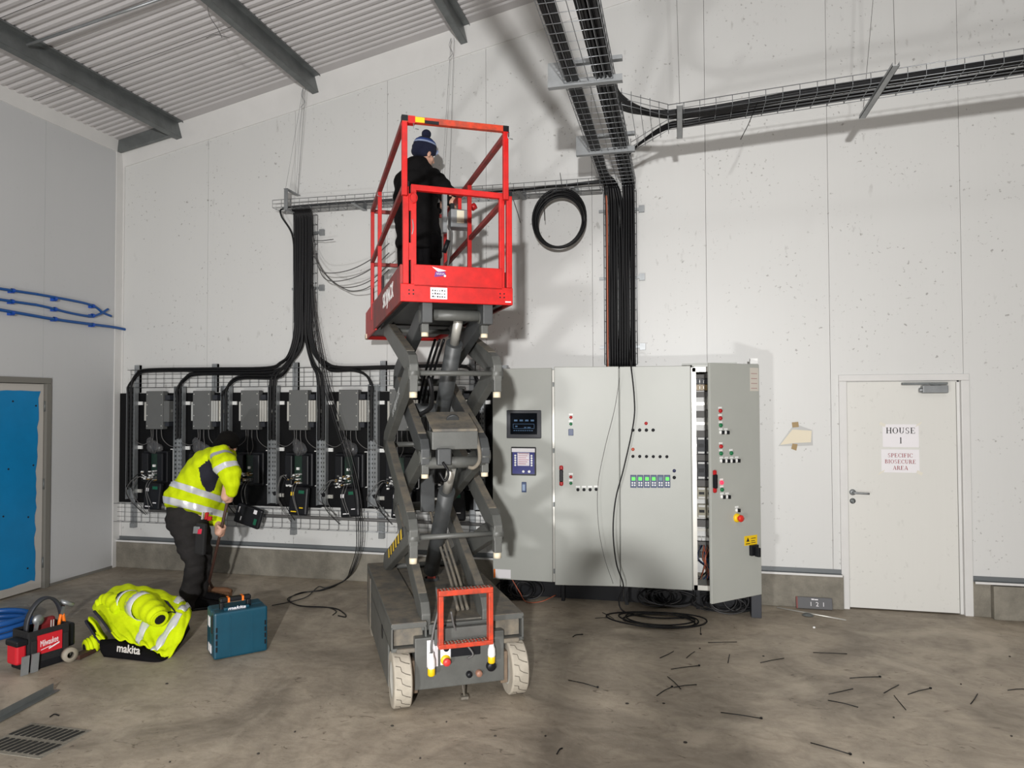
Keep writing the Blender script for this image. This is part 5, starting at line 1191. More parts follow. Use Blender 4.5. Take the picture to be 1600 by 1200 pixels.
def shoe(parent, heel, toe_dir, m, k=1.0):
    d = V(toe_dir).normalized(); s = d.cross(V((0, 0, 1))); o = V((heel[0], heel[1], heel[2]))
    up = MB().loft([(o-d*.035+V((0, 0, .05)), s*.034, V((0, 0, .045))), (o+V((0, 0, .055)), s*.042, V((0, 0, .055))), (o+d*.09+V((0, 0, .05)), s*.045, V((0, 0, .045))), (o+d*.17+V((0, 0, .04)), s*.05, V((0, 0, .032))), (o+d*.235+V((0, 0, .03)), s*.04, V((0, 0, .022)))], 14)
    up.ell(o+d*.225+V((0, 0, .03)), .04, .04, .024); up.ell(o+V((0, 0, .09)), .045, .045, .05)
    b = link('shoe', baked(up, m, .011, 2), parent)
    sole = MB().loft([(o-d*.05+V((0, 0, .004)), s*.02, d*.004), (o-d*.03+V((0, 0, .004)), s*.04, d*.004)], 8)
    MB().prism([(-.042, -.045), (.042, -.045), (.05, .15), (.045, .23), (.02, .27), (-.02, .27), (-.045, .23), (-.05, .15)], o, s, d, (0, 0, .022)).build('sole', M_DKPL, b, bevel=.006)
# ------------------------------------------------------------------ worker in a hi-vis jacket, bending over with a broom
def A(px, py, y): return at(px, py, y=y)
wk_base = V((1.72, -1.22, 0))
wk = thing('person', 'person in yellow hi-vis jacket and dark trousers bending to sweep with a broom', 'person', wk_base)
broom_top, broom_bot = A(360, 764, -1.42), at(327, 908, y=-1.12)
bd_ = (broom_bot-broom_top).normalized()
h1 = broom_top+bd_*.07; h2 = broom_top+bd_*.43
bm_ = MB()
W1, MH = head(bm_, A(354, 697, -1.12), (.45, .62, -.64), (.50, .45, .74), .95)
seg(bm_, [(A(338, 722, -1.2), .07, .07), (A(346, 712, -1.18), .06, .06), (A(352, 704, -1.14), .055, .055)])
seg(bm_, [(A(302, 800, -1.2), .14, .12), (A(315, 755, -1.2), .13, .14), (A(334, 722, -1.2), .12, .16)])
w1 = fist(bm_, h1, -bd_, (.35, -.85, .1), 1.12); w2 = fist(bm_, h2, -bd_, (.5, -.6, .2), 1.05)
arm_chain(bm_, A(346, 716, -1.38), A(361, 744, -1.44), w1); arm_chain(bm_, A(348, 722, -1.02), A(345, 785, -.98), w2)
for lg in (((288, 812, -1.29), (301, 880, -1.29), (295, 940, -1.29)), ((306, 812, -1.11), (319, 878, -1.05), (310, 936, -1.07))):
    seg(bm_, [(A(*lg[0]), .07, .07), (A(*lg[1]), .05, .05), (A(*lg[2]), .04, .04)])
body = link('body', baked(bm_, M_SKIN, .0075, 2), wk)
face_bits(W1, MH, body, .98)
hr = MB(); hr.ell(W1(0, -.022, .045), .083, .098, .088, rot=MH); hr.ell(W1(0, -.06, -.02), .076, .055, .07, rot=MH)
link('hair', baked(hr, M_HAIR, .010, 1), wk)
# trousers
tr_ = MB()
tr_.loft([(A(304, 778, -1.2), V((.17, 0, -.02)), V((0, .14, 0))), (A(296, 795, -1.2), V((.18, 0, -.03)), V((0, .165, 0))), (A(292, 812, -1.2), V((.185, 0, -.02)), V((0, .17, 0))), (A(294, 828, -1.2), V((.16, 0, 0)), V((0, .15, 0)))], 20)
seg(tr_, [(A(286, 818, -1.27), .115, .11), (A(293, 845, -1.28), .104, .10), (A(302, 872, -1.28), .084, .09), (A(305, 886, -1.28), .078, .085), (A(300, 912, -1.28), .082, .085), (A(294, 936, -1.28), .08, .085), (A(292, 948, -1.28), .078, .08)])
seg(tr_, [(A(308, 818, -1.12), .11, .105), (A(314, 848, -1.10), .088, .09), (A(318, 876, -1.08), .072, .08), (A(315, 905, -1.08), .07, .075), (A(309, 934, -1.09), .068, .075)])
tm = baked(tr_, [M_TROUS, mat('black_knee_patch', (30, 29, 31), .8)], .013, 3)
rq = random.Random(4)
for v_ in tm.vertices: v_.co += v_.normal*(.006*math.sin(v_.co.z*42+v_.co.x*17)+.004*math.sin(v_.co.z*70-v_.co.x*40))
link('trousers', tm, wk)
pk = MB().obox(A(314, 842, -1.43), V((.045, 0, -.005)), (0, .02, 0), V((.008, 0, .13))).build('holster_pocket', mat('pocket_black', (28, 27, 29), .8), wk, bevel=.012)
for (px, py, m, ex, ez) in ((323, 806, M_RED, .012, .03), (317, 806, M_ALU, .007, .03), (328, 810, M_RED, .016, .018), (308, 828, M_GALV, .03, .03), (313, 830, mat('pink_red', (214, 40, 70), .4), .02, .022)):
    MB().obox(A(px, py, -1.44), V((ex, 0, 0)), (0, .012, 0), V((.004, 0, ez))).build('pocket_tool', m, pk, bevel=.004)
# jacket
jk = MB()
T = lambda px, py: A(px, py, -1.2)
jk.loft([(T(302, 806), V((.25, 0, -.04)), V((0, .205, -.115))), (T(301, 797), V((.247, 0, -.04)), V((0, .21, -.10))), (T(301, 780), V((.225, 0, -.05)), V((0, .21, -.06))), (T(308, 762), V((.19, 0, -.075)), V((0, .205, .02))), (T(320, 740), V((.155, 0, -.095)), V((0, .205, .02))),
         (T(333, 722), V((.115, 0, -.095)), V((0, .215, .01))), (T(345, 712), V((.07, 0, -.08)), V((0, .20, 0))), (T(354, 706), V((.04, 0, -.05)), V((0, .12, 0)))], 28)
seg(jk, [(A(345, 714, -1.37), .10, .10), (A(352, 726, -1.42), .098, .095), (A(360, 742, -1.45), .085, .085), (A(362, 756, -1.45), .07, .07), (A(361, 766, -1.43), .055, .055)])
seg(jk, [(A(348, 718, -1.05), .09, .09), (A(347, 750, -1.0), .08, .08), (A(345, 785, -.98), .064, .064), (w2+(A(345, 785, -.98)-w2)*.30, .048, .048)])
M_HVD = mat('hi_vis_dull', (170, 190, 14), .8)
jm = baked(jk, [M_HIVIS, M_NAVY], .012, 3)
for v_ in jm.vertices: v_.co += v_.normal*(.006*math.sin(v_.co.z*38-v_.co.x*26)+.004*math.sin(v_.co.z*15+v_.co.x*62+v_.co.y*30))
pan = [(0.0, 0.0)]
def inpoly(x, z, poly):
    c = False; n = len(poly)
    for i in range(n):
        (x1, z1), (x2, z2) = poly[i], poly[(i+1) % n]
        if (z1 > z) != (z2 > z) and x < (x2-x1)*(z-z1)/(z2-z1)+x1: c = not c
    return c
npoly = [(lambda p: (p.x, p.z))(A(px, py, -1.36)) for px, py in ((316, 730), (334, 715), (340, 728), (346, 744), (331, 760), (317, 773))]
bmj = bmesh.new(); bmj.from_mesh(jm); bmesh.ops.subdivide_edges(bmj, edges=[e for e in bmj.edges if e.verts[0].co.y < -1.28 and inpoly(e.verts[0].co.x, e.verts[0].co.z, [(x+(x-npoly[0][0]-.05)*.3, z) for x, z in npoly])], cuts=1, use_grid_fill=True); bmj.to_mesh(jm); bmj.free()
for p in jm.polygons:
    p.use_smooth = True
    if p.center.y < -1.25 and inpoly(p.center.x, p.center.z, npoly): p.material_index = 1
jo = link('hi_vis_jacket', jm, wk)
tors = lambda c: not (c.x > A(352, 740, -1.4).x-.02 and c.y < -1.36)
def stripe(pl, pr, tilt, width, keep): 
    a, b = A(*pl, -1.2), A(*pr, -1.2); d = (b-a).normalized(); n = V((-d.z, 0, d.x)).normalized(); n = V((n.x, tilt, n.z)); band(jm, (a+b)/2, n, width, M_REFL, jo, 'reflective_stripe', .005, keep)
stripe((282, 760), (351, 782), .34, .052, lambda c: c.z < A(340, 745, -1.3).z and not (c.x > A(352, 760, -1.4).x and c.y < -1.36))
stripe((267, 784), (348, 804), .34, .055, lambda c: c.z < A(340, 765, -1.3).z)
a, b = A(352, 726, -1.42), A(362, 756, -1.45)
band(jm, a.lerp(b, .22), (b-a), .052, M_REFL, jo, 'reflective_stripe', .005, lambda c: c.y < -1.31 and c.x > A(338, 735, -1.4).x)
band(jm, A(346, 712, -1.40), (b-a)+V((0, -.03, 0)), .03, mat('grey_piping', (150, 150, 158), .5), jo, 'shoulder_piping', .005, lambda c: c.y < -1.30 and c.x > A(336, 735, -1.4).x)
for lg, d in (((293, 950, -1.29), (.75, .6, 0)), ((309, 945, -1.07), (.9, .35, 0))):
    p = A(*lg); shoe(wk, (p.x, p.y, 0), d, M_BLKCL)
# broom
br = thing('broom', 'wooden broom with a dark handle held by the bending worker', 'broom', (broom_bot.x+.08, broom_bot.y, 0))
hd = at(345, 926, z=.03)
MB().tube([broom_top-bd_*.06, broom_bot, V((hd.x-.10, hd.y+.02, .06))], .0125, 10).build('broom_handle', M_DKWOOD, br)
MB().loft([((hd.x-.17, hd.y, .05), (0, .02, 0), (0, 0, .018)), ((hd.x-.12, hd.y, .055), (0, .03, 0), (0, 0, .026)), ((hd.x+.06, hd.y, .055), (0, .03, 0), (0, 0, .026)), ((hd.x+.11, hd.y, .05), (0, .02, 0), (0, 0, .018))], 12).build('broom_head', M_WOOD, br)
tag(MB().box(hd.x-.16, hd.x+.10, hd.y-.026, hd.y+.026, .0, .045).build('bristles', mat('broom_bristles', (122, 88, 62), .9, var=.4, vscale=90, bump=1, bscale=200), br), kind='stuff')
# ------------------------------------------------------------------ man in black on the platform
DK = 2.455                                        # roll-out deck, standing height
def PW(p): return LO+LU*p.x+LV*p.y+V((0, 0, p.z))
def Q(px, py, v=1.86): return PW(al(px, py, v=v))
ft = al(655, 400, v=1.86); p_base = PW(V((ft.x, 1.86, DK)))
pm = thing('person', 'person in black work clothes and navy bobble hat standing on the red platform', 'person', p_base)
bm_ = MB(); fw = LU*.9+LV*.45+V((0, 0, -.22)); upv = V((0, 0, 1))+LU*.15
hc = Q(664, 240)
W2, M2 = head(bm_, hc, fw, upv, .97)
seg(bm_, [(Q(655, 262), .065, .065), (Q(660, 252), .058, .058), (Q(663, 245), .055, .055)])
seg(bm_, [(Q(655, 370), .11, .08), (Q(653, 320), .13, .10), (Q(654, 280), .16, .11)])
hb = PW(V((al(703, 322, v=1.45).x, 1.45, al(703, 322, v=1.45).z)))
hl = Q(706, 318, 1.55)
wA = fist(bm_, hl, (0, 0, 1), -LV*.6+LU*.3, 1.05); wB = fist(bm_, Q(694, 318, 1.95), (0, 0, 1), LV*.6+LU*.2, 1.05)
arm_chain(bm_, Q(680, 283, 1.75), Q(699, 306, 1.66), wA); arm_chain(bm_, Q(640, 288, 2.0), Q(660, 335, 2.1), wB)
for u_ in (-.095, .095):
    hp = p_base+LU*u_; seg(bm_, [(V((hp.x, hp.y, DK+.82)), .07, .07), (V((hp.x, hp.y, DK+.46)), .05, .05), (V((hp.x, hp.y, DK+.08)), .04, .04)])
body2 = link('body', baked(bm_, M_SKIN, .0075, 2), pm); face_bits(W2, M2, body2)
# jacket, hood, trousers
jk = MB(); S_ = LU; D_ = LV
jk.loft([(Q(653, 390), S_*.185, D_*.155), (Q(652, 350), S_*.19, D_*.155), (Q(650, 320), S_*.19, D_*.16), (Q(650, 295), S_*.195, D_*.16), (Q(651, 276), S_*.18, D_*.15), (Q(653, 265), S_*.13, D_*.12), (Q(656, 258), S_*.09, D_*.10)], 24)
seg(jk, [(Q(676, 279, 1.76), .085, .085), (Q(686, 288, 1.70), .082, .08), (Q(698, 303, 1.66), .075, .072), (wA.lerp(Q(699, 306, 1.66), .25), .05, .05)])
seg(jk, [(Q(632, 280, 1.95), .08, .08), (Q(628, 300, 2.02), .078, .075), (Q(645, 332, 2.08), .07, .07), (wB.lerp(Q(660, 335, 2.1), .3), .05, .05)])
jk.ell(Q(647, 260, 1.80), .10, .10, .085, rot=basis(LU, (0, 0, 1))); jk.ell(Q(655, 256, 1.83), .085, .085, .06, rot=basis(LU, (0, 0, 1)))
M_BLKJ = mat('black_jacket', (16, 15, 16), .85, bump=.5, bscale=24, spec=.15)
jm2 = baked(jk, M_BLKJ, .013, 3)
for v_ in jm2.vertices: v_.co += v_.normal*(.007*math.sin(v_.co.z*34+v_.co.x*30)+.004*math.sin(v_.co.z*60-v_.co.x*50))
link('black_jacket', jm2, pm)
tr_ = MB()
tr_.loft([(p_base+V((0, 0, .92)), S_*.17, D_*.13), (p_base+V((0, 0, .84)), S_*.18, D_*.14), (p_base+V((0, 0, .76)), S_*.175, D_*.135)], 20)
for u_ in (-.095, .095):
    hp = p_base+LU*u_; seg(tr_, [(V((hp.x, hp.y, DK+.80)), .098, .105), (V((hp.x, hp.y, DK+.6)), .095, .10), (V((hp.x, hp.y, DK+.44)), .088, .09), (V((hp.x, hp.y, DK+.25)), .082, .088), (V((hp.x, hp.y, DK+.07)), .08, .085)])
    shoe(pm, (hp.x, hp.y, DK), LU*.8+LV*.6, M_BLKCL)
link('trousers', baked(tr_, M_BLKCL, .013, 3), pm)
MB().obox(Q(681, 386, 1.70), LU*.05, LV*.03, V((0, 0, .10))).build('thigh_pocket', M_BLKCL, pm, bevel=.015)
# bobble hat
M_HATN = mat('navy_knit', (18, 24, 50), .95, bump=.8, bscale=120); M_HATB = mat('blue_knit', (40, 66, 130), .95, bump=.8, bscale=120); M_HATW = mat('pale_knit', (150, 165, 200), .95, bump=.8, bscale=120)
ht = MB(); ht.ell(W2(0, -.015, .052), .092, .108, .095, rot=M2); ht.ell(W2(0, -.018, .025), .096, .114, .05, rot=M2); ht.ell(W2(0, -.05, -.01), .088, .078, .05, rot=M2)
hm = baked(ht, M_HATN, .008, 2); ho_ = link('bobble_hat', hm, pm)
band(hm, W2(0, 0, .082), M2 @ V((0, -.12, 1)), .016, M_HATW, ho_, 'hat_stripe', .003); band(hm, W2(0, 0, .100), M2 @ V((0, -.12, 1)), .018, M_HATB, ho_, 'hat_stripe', .003)
MB().ell(W2(0, -.03, .172), .042, .042, .04, rot=M2).build('pompom', M_HATN, ho_)
MB().cyl(W2(.02, .094, .052), W2(.02, .106, .05), .024, 14).build('hat_badge', M_HATW, ho_)
# ------------------------------------------------------------------ the photographer, standing behind the camera
ph_base = V((6.12, -7.05, 0))
pp = thing('person', 'person standing with a phone raised, whose shadow falls on the floor and cabinets', 'person', ph_base)
bm_ = MB(); W3, M3 = head(bm_, ph_base+V((0, .02, 1.70)), (-.1, 1, 0), (0, 0, 1), 1.0)
X = lambda x, y, z: ph_base+V((x, y, z))
seg(bm_, [(X(0, 0, 1.42), .07, .07), (X(0, .01, 1.58), .055, .055)])
seg(bm_, [(X(0, 0, .9), .15, .11), (X(0, 0, 1.15), .14, .11), (X(0, 0, 1.40), .18, .11)])
phone = V((6.0, -6.68, 1.76))
wl_ = fist(bm_, phone+V((-.06, 0, -.02)), (0, 0, 1), (-.6, -.5, 0)); wr_ = fist(bm_, phone+V((.06, 0, -.02)), (0, 0, 1), (.6, -.5, 0))
arm_chain(bm_, X(-.20, 0, 1.40), X(-.26, .12, 1.24), wl_); arm_chain(bm_, X(.20, 0, 1.40), X(.20, .14, 1.24), wr_)
for s in (-1, 1): seg(bm_, [(X(s*.09, 0, .88), .08, .08), (X(s*.10, 0, .48), .055, .055), (X(s*.11, 0, .09), .042, .042)])
b3 = link('body', baked(bm_, M_SKIN, .009, 2), pp); face_bits(W3, M3, b3)
hr = MB(); hr.ell(W3(0, -.022, .045), .082, .098, .085, rot=M3); link('hair', baked(hr, M_HAIR, .012, 1), pp)
jk = MB().loft([(X(0, 0, .80), (.20, 0, 0), (0, .15, 0)), (X(0, 0, 1.1), (.20, 0, 0), (0, .15, 0)), (X(0, 0, 1.36), (.22, 0, 0), (0, .14, 0)), (X(0, 0, 1.47), (.14, 0, 0), (0, .10, 0))], 20)
for s, w_, el in ((-1, wl_, X(-.26, .12, 1.24)), (1, wr_, X(.20, .14, 1.24))): seg(jk, [(X(s*.19, 0, 1.39), .08, .08), (el, .068, .068), (w_.lerp(el, .2), .05, .05)])
link('black_jacket', baked(jk, M_BLKJ, .016, 3), pp)
jk = MB().loft([(X(0, 0, .98), (.17, 0, 0), (0, .13, 0)), (X(0, 0, .80), (.175, 0, 0), (0, .14, 0))], 18)
for s in (-1, 1):
    seg(jk, [(X(s*.09, 0, .82), .10, .10), (X(s*.10, 0, .46), .085, .085), (X(s*.11, 0, .09), .08, .08)]); shoe(pp, (ph_base.x+s*.11, ph_base.y, 0), (s*.1, 1, 0), M_BLKCL)
link('trousers', baked(jk, M_TROUS, .016, 3), pp)
tag(MB().box(phone.x-.075, phone.x+.075, phone.y-.008, phone.y, phone.z-.037, phone.z+.037).build('phone', M_DKPL, bevel=.004), 'dark phone held up by the person taking the photograph', 'phone')
# ================================================================== things on the floor
# ---- hi-vis jacket thrown over a black bag
jt = thing('thrown_jacket', 'yellow hi-vis jacket with white stripes thrown in a heap on the floor', 'jacket', at(215, 1000, z=0))
net = [(-1.78, [(168, 962), (192, 958), (222, 958), (255, 962), (282, 968), (292, 972)]),
       (-1.88, [(163, 930), (190, 917), (220, 918), (255, 926), (283, 938), (297, 952)]),
       (-2.02, [(149, 944), (180, 924), (214, 926), (250, 934), (281, 947), (298, 962)]),
       (-2.12, [(145, 952), (178, 944), (212, 946), (246, 955), (276, 968), (291, 981)]),
       (-2.20, [(158, 967), (184, 968), (212, 973), (240, 984), (267, 994), (281, 1003)]),
       (-2.27, [(170, 984), (191, 988), (214, 994), (238, 1005), (258, 1015), (270, 1020)]),
       (-2.32, [(181, 997), (199, 1003), (218, 1008), (237, 1016), (249, 1023), (259, 1030)])]
NET = [[at(px, py, y=y) for px, py in row] for y, row in net]
def cr(a, b, c, d, t): return .5*((2*b)+(c-a)*t+(2*a-5*b+4*c-d)*t*t+(3*b-a-3*c+d)*t**3)
def csample(P, t):
    n = len(P)-1; t = max(0, min(n-1e-6, t)); i = int(t); g = lambda k: P[max(0, min(n, k))] if 0 <= k <= n else (P[0]*2-P[1] if k < 0 else P[n]*2-P[n-1])
    return cr(g(i-1), g(i), g(i+1), g(i+2), t-i)
def NS(r, c):
    p = csample([csample(row, c) for row in NET], r)
    return p+V((0, 0, .010*math.sin(4.3*c+2.2*r)*math.sin(1.9*r+.6)+.006*math.sin(8*c-3*r)))
def NN(r, c, off):
    e = .05; a = NS(r, c+e)-NS(r, c-e); b = NS(r+e, c)-NS(r-e, c); n = a.cross(b).normalized()
    if n.z < 0 and abs(n.z) > .2 or n.y > .3: n = -n
    return NS(r, c)+n*off
rows = [[NS(6*i/48, 5*k/44) for k in range(45)] for i in range(49)]
MB().grid(rows).build('jacket_body', M_HIVIS, jt, solid=.012)
def tape(pts, w, m=M_REFL, name='reflective_stripe'):     # pts in (row, col); w in columns
    P = [V((r, c, 0)) for r, c in pts]; P = spline(P, 8); rws = []
    for p in P: rws.append([NN(p.x, p.y+w*q, .012) for q in (-.5, -.17, .17, .5)])
    return MB().grid(rws).build(name, m, jt, solid=.003)
tape([(6.0, 1.85), (5.0, 2.2), (4.0, 2.55), (3.3, 2.85)], .38); tape([(1.9, 3.75), (1.4, 3.95), (.8, 4.1)], .36)
tape([(6.0, 3.15), (5.0, 3.45), (4.0, 3.7), (3.0, 4.0), (2.6, 4.1)], .42); tape([(2.4, 4.15), (1.8, 4.45), (1.1, 4.75)], .42)
tape([(3.2, 3.2), (2.9, 3.5), (2.75, 3.8)], .12, M_NAVY, 'navy_piping'); tape([(2.2, 3.3), (2.5, 3.6), (2.75, 3.9), (2.9, 4.1)], .16, M_NAVY, 'navy_piping')
# sleeve lying on top
def fat_tube(P, R, m, name, hole=True, parent=jt, folds=.006):
    pts = spline(P, 8); n = len(pts); rr = []
    for i in range(n):
        t = i/(n-1)*(len(R)-1); k = min(int(t), len(R)-2); rr.append(R[k]+(R[k+1]-R[k])*(t-k)+folds*math.sin(i*1.25))
    mb = MB().tube(pts, rr, 18); o = mb.build(name, m, parent)
    if hole:
        d = (pts[-1]-pts[-2]).normalized(); MB().cyl(pts[-1]-d*.004, pts[-1]+d*.003, rr[-1]*.62, 14).build('cuff_opening', M_DKPL, o)
        MB().tube([pts[-1]-d*.012, pts[-1]-d*.002], rr[-1]*1.03, 18).build('cuff', m, o)
    return o
y_ = -2.19
fat_tube([at(190, 943, y=-2.04), at(208, 942, y=-2.10), at(228, 948, y=-2.17), at(243, 960, y=-2.24), at(250, 968, y=-2.27)], [.055, .088, .09, .075, .055], M_HIVIS, 'sleeve')
s0, s1 = at(216, 944, y=-2.12), at(226, 949, y=-2.17)
MB().tube([s0, s1], [.096, .096], 18, caps=False).build('reflective_stripe', M_REFL, jt, solid=.004)
s0, s1 = at(199, 941, y=-2.07), at(203, 942, y=-2.085); MB().tube([s0, s1], [.088, .092], 18, caps=False).build('grey_piping', M_REFL, jt, solid=.004)
s0, s1 = at(194, 941, y=-2.05), at(198, 941, y=-2.065); MB().tube([s0, s1], [.082, .087], 18, caps=False).build('navy_piping', M_NAVY, jt, solid=.004)
fat_tube([at(158, 995, y=-2.24), at(150, 1004, y=-2.29), at(140, 1009, y=-2.33), at(132, 1012, y=-2.36)], [.05, .058, .055, .048], M_HIVIS, 'sleeve')
fat_tube([at(152, 945, y=-2.08), at(165, 938, y=-2.06), at(178, 940, y=-2.1), at(186, 955, y=-2.16)], [.03, .05, .055, .04], M_HIVIS, 'hood_fold', False)
# collar bands
for pts, m, wd, nm in (([(133, 972), (140, 982), (150, 998), (158, 1006)], M_NAVY, .05, 'collar_band'), ([(138, 967), (147, 976), (155, 990), (163, 1000)], M_HIVIS, .04, 'collar_lining'), ([(146, 957), (154, 966), (163, 978), (169, 986)], M_NAVY, .07, 'collar_band')):
    P = spline([at(px, py, y=-2.30+.0*i) for i, (px, py) in enumerate(pts)], 5)
    mb = MB(); rws = []
    for p in P: rws.append([p+V((-wd*.5, .05, -.005)), p+V((0, 0, .012)), p+V((wd*.55, -.02, .0))])
    mb.grid(rws).build(nm, m, jt, solid=.012)
# black lining / bag below with white lettering
low = [at(px, py, z=.004) for px, py in ((163, 1026), (205, 1031), (243, 1034), (262, 1028), (280, 1008), (296, 982))]
upp = [at(px, py, y=y) for px, py, y in ((157, 1000, -2.33), (190, 1000, -2.30), (235, 1014, -2.31), (257, 1026, -2.30), (276, 1000, -2.16), (297, 960, -1.98))]
ln = MB(); rws = []
for t in (0, .35, .7, 1):
    rws.append(spline([l.lerp(u, t)+V((0, -.02*math.sin(math.pi*t), 0)) for l, u in zip(low, upp)], 6))
lo_ = ln.grid(rws).build('black_lining', M_BLKCL, jt, solid=.01)
cA, cB = rws[1][4], rws[1][10]
ex = (at(218, 1017, y=-2.38)-at(181, 1012, y=-2.38)); text('makita', at(200, 1014, y=-2.415), ex, (0, -.15, 1), .085, mat('pale_lettering', (214, 210, 205), .6), lo_, width=.19, bold=.02, shear=.25)
MB().tube([at(257, 1030, y=-2.33), at(258, 1036, y=-2.34), at(257.5, 1039, y=-2.345)], [.006, .008, .005], 6).build('zip_pull', M_DKPL, jt)
# ---- teal tool case
b1, b2, b3 = at(334, 1034, z=0), at(418, 1018, z=0), at(314, 1019, z=0)
ex = (b2-b1); Wc = ex.length; ex.normalize(); ey = V((-ex.y, ex.x, 0)); Dc = (b3-b1).dot(ey); Hc = .325
tc = thing('tool_case', 'teal plastic tool case with a black and orange carrying handle', 'tool case', b1, local=True, rz=math.atan2(ex.y, ex.x))
MB().box(0, Wc, 0, Dc*.44, .006, Hc).build('case_shell', M_TEAL, tc, bevel=.014); MB().box(0, Wc, Dc*.45, Dc, .006, Hc).build('case_shell', M_TEAL, tc, bevel=.014)
MB().box(.006, Wc-.006, .01, Dc-.01, .01, Hc-.004).build('case_core', M_TEAL, tc)
for k in range(4):
    for x in (.012, Wc-.022): MB().box(x, x+.010, -.004, .006, .06+.045*k, .092+.045*k).build('rib_slot', M_DKPL, tc)
MB().box(.10, .11, -.003, .01, .02, Hc-.03).build('front_rib', M_TEAL, tc); MB().box(.26, .27, -.003, .01, .02, Hc-.03).build('front_rib', M_TEAL, tc)
MB().box(-.003, .004, Dc*.55, Dc*.8, .20, .27).build('side_label', M_PAPER, tc); MB().box(-.003, .004, Dc*.35, Dc*.75, .03, .085).build('side_label', M_PAPER, tc)
MB().box(-.008, .006, Dc*.15, Dc*.27, .18, .30).build('latch', M_DKPL, tc, bevel=.003)
hx0, hx1, hy = .055, .265, Dc*.42
hd_ = MB().box(hx0, hx0+.03, hy-.022, hy+.022, Hc-.01, Hc+.045).box(hx1-.03, hx1, hy-.022, hy+.022, Hc-.01, Hc+.045).box(hx0, hx1, hy-.026, hy+.026, Hc+.0455, Hc+.075).build('handle', M_DKPL, tc, bevel=.008)
for x in (hx0+.05, hx1-.065): MB().box(x, x+.014, hy-.028, hy+.028, Hc+.044, Hc+.077).build('orange_band', M_ORNG, hd_)
MB().box(hx0+.02, hx1-.02, hy-.06, hy-.028, Hc-.002, Hc+.016).build('name_ridge', M_TEAL, tc, bevel=.004)
text('makita', ((hx0+hx1)/2, hy-.0605, Hc+.010), (1, 0, 0), (0, 0, 1), .03, M_PAPER, tc, width=.12, bold=.02, shear=.25)
# ---- red and black open tool bag
g1, g2 = at(44, 1051, z=0), at(108, 1031, z=0); ex = (g2-g1); Lb = ex.length; rz = math.atan2(ex.y, ex.x)
tb = thing('tool_bag', 'open red and black tool bag full of hand tools with a tall hoop handle', 'tool bag', g1, local=True, rz=rz)
Db, Hb = .20, .26
MB().box(0, Lb, 0, .012, .02, Hb).box(0, Lb, Db-.012, Db, .02, Hb).box(0, .012, .012, Db-.012, .02, Hb).box(Lb-.012, Lb, .012, Db-.012, .02, Hb).build('bag_walls', mat('bag_black', (22, 22, 24), .8, bump=.4, bscale=80), tb, bevel=.006)
MB().box(-.005, Lb+.005, -.005, Db+.005, 0, .05).build('bag_base', M_DKPL, tb, bevel=.01)
MB().box(.012, Lb-.012, .012, Db-.012, .05, .10).build('bag_floor', M_DKPL, tb)
rp = MB().box(Lb*.20, Lb*.80, -.008, .0, .10, .225).build('red_name_panel', mat('bag_red', (196, 26, 40), .6), tb)
text('Milwaukee', (Lb*.48, -.0085, .172), (1, 0, .10), (-.10, 0, 1), .06, M_PAPER, rp, width=Lb*.44, bold=.0, shear=.2)
MB().obox((Lb*.60, -.0085, .135), V((Lb*.13, 0, .012)), (0, .0006, 0), (0, 0, .005)).obox((Lb*.40, -.0085, .132), V((Lb*.12, 0, .006)), (0, .0006, 0), (0, 0, .002)).build('logo_streak', M_PAPER, rp)
for x in (Lb*.05, Lb*.83): MB().box(x, x+Lb*.13, -.012, .0, .05, .20).build('webbing_pocket', mat('bag_webbing', (30, 30, 30), .85), tb, bevel=.004)
MB().box(-.07, -.005, .01, .13, .06, .20).build('side_pocket', MATS['bag_red'], tb, bevel=.015); MB().box(-.075, 0, .0, .14, .18, .22).build('pocket_rim', M_DKPL, tb, bevel=.01)
MB().box(Lb+.005, Lb+.06, .03, .16, .08, .24).build('side_pocket', M_DKPL, tb, bevel=.015); MB().box(Lb+.02, Lb+.062, .05, .12, .12, .20).build('red_patch', MATS['bag_red'], tb, bevel=.01)
arc_ = [(.03+(-.0), Db*.5, .2)]+[(.03+.01*math.sin(t)+.235*(1-math.cos(t))*.5, Db*.5, .24+.20*math.sin(t)) for t in [math.pi*i/10 for i in range(1, 10)]]+[(.27, Db*.5, .2)]
hp_ = MB(); P = spline(arc_, 4)
rws = [[V(p)+V((0, -.02, 0)), V(p)+V((0, .02, 0))] for p in P]; hp_.grid(rws).build('hoop_handle', M_DKPL2, tb, solid=.016)
MB().box(Lb*.38, Lb*.9, Db*.55, Db*.75, .18, .30).build('inner_pouch', mat('inner_red', (120, 26, 30), .7), tb, bevel=.02)
# tools standing in the bag are things of their own
TBM = Matrix.Translation(g1) @ Matrix.Rotation(rz, 4, 'Z')
def tool(name, label, mb, m): o = mb.xf(TBM).build(name, m); return tag(o, label, name.replace('_', ' '), 'hand tools in the tool bag')
tool('spanner', 'silver adjustable spanner standing at the left in the tool bag', MB().bar((.06, .07, .14), (.09, .07, .30), .03, .012).lathe([(.0, -.01), (.035, -.01), (.035, .01), (0, .01)], (.095, .07, .31), (0, 1, 0), 14), M_GALV)
for k in range(2): tool('screwdriver', '%s of two thin steel screwdriver shafts in the middle of the tool bag' % ('left' if k == 0 else 'right'), MB().cyl((.17+.016*k, .06, .12), (.175+.016*k, .06, .29), .004, 8).cyl((.17+.016*k, .06, .11), (.17+.016*k, .06, .2), .011, 8), M_ALU)
pl_ = thing('pliers', 'pliers with orange handles at the right end of the tool bag', 'pliers', TBM @ V((.24, .06, .2)), 'hand tools in the tool bag')
for k in range(2): MB().tube(spline([(.235+.03*k, .07, .15), (.232+.036*k, .07, .24), (.245+.012*k, .07, .31)], 5), .011, 8).xf(TBM).build('pliers_handle', M_ORNG, pl_)
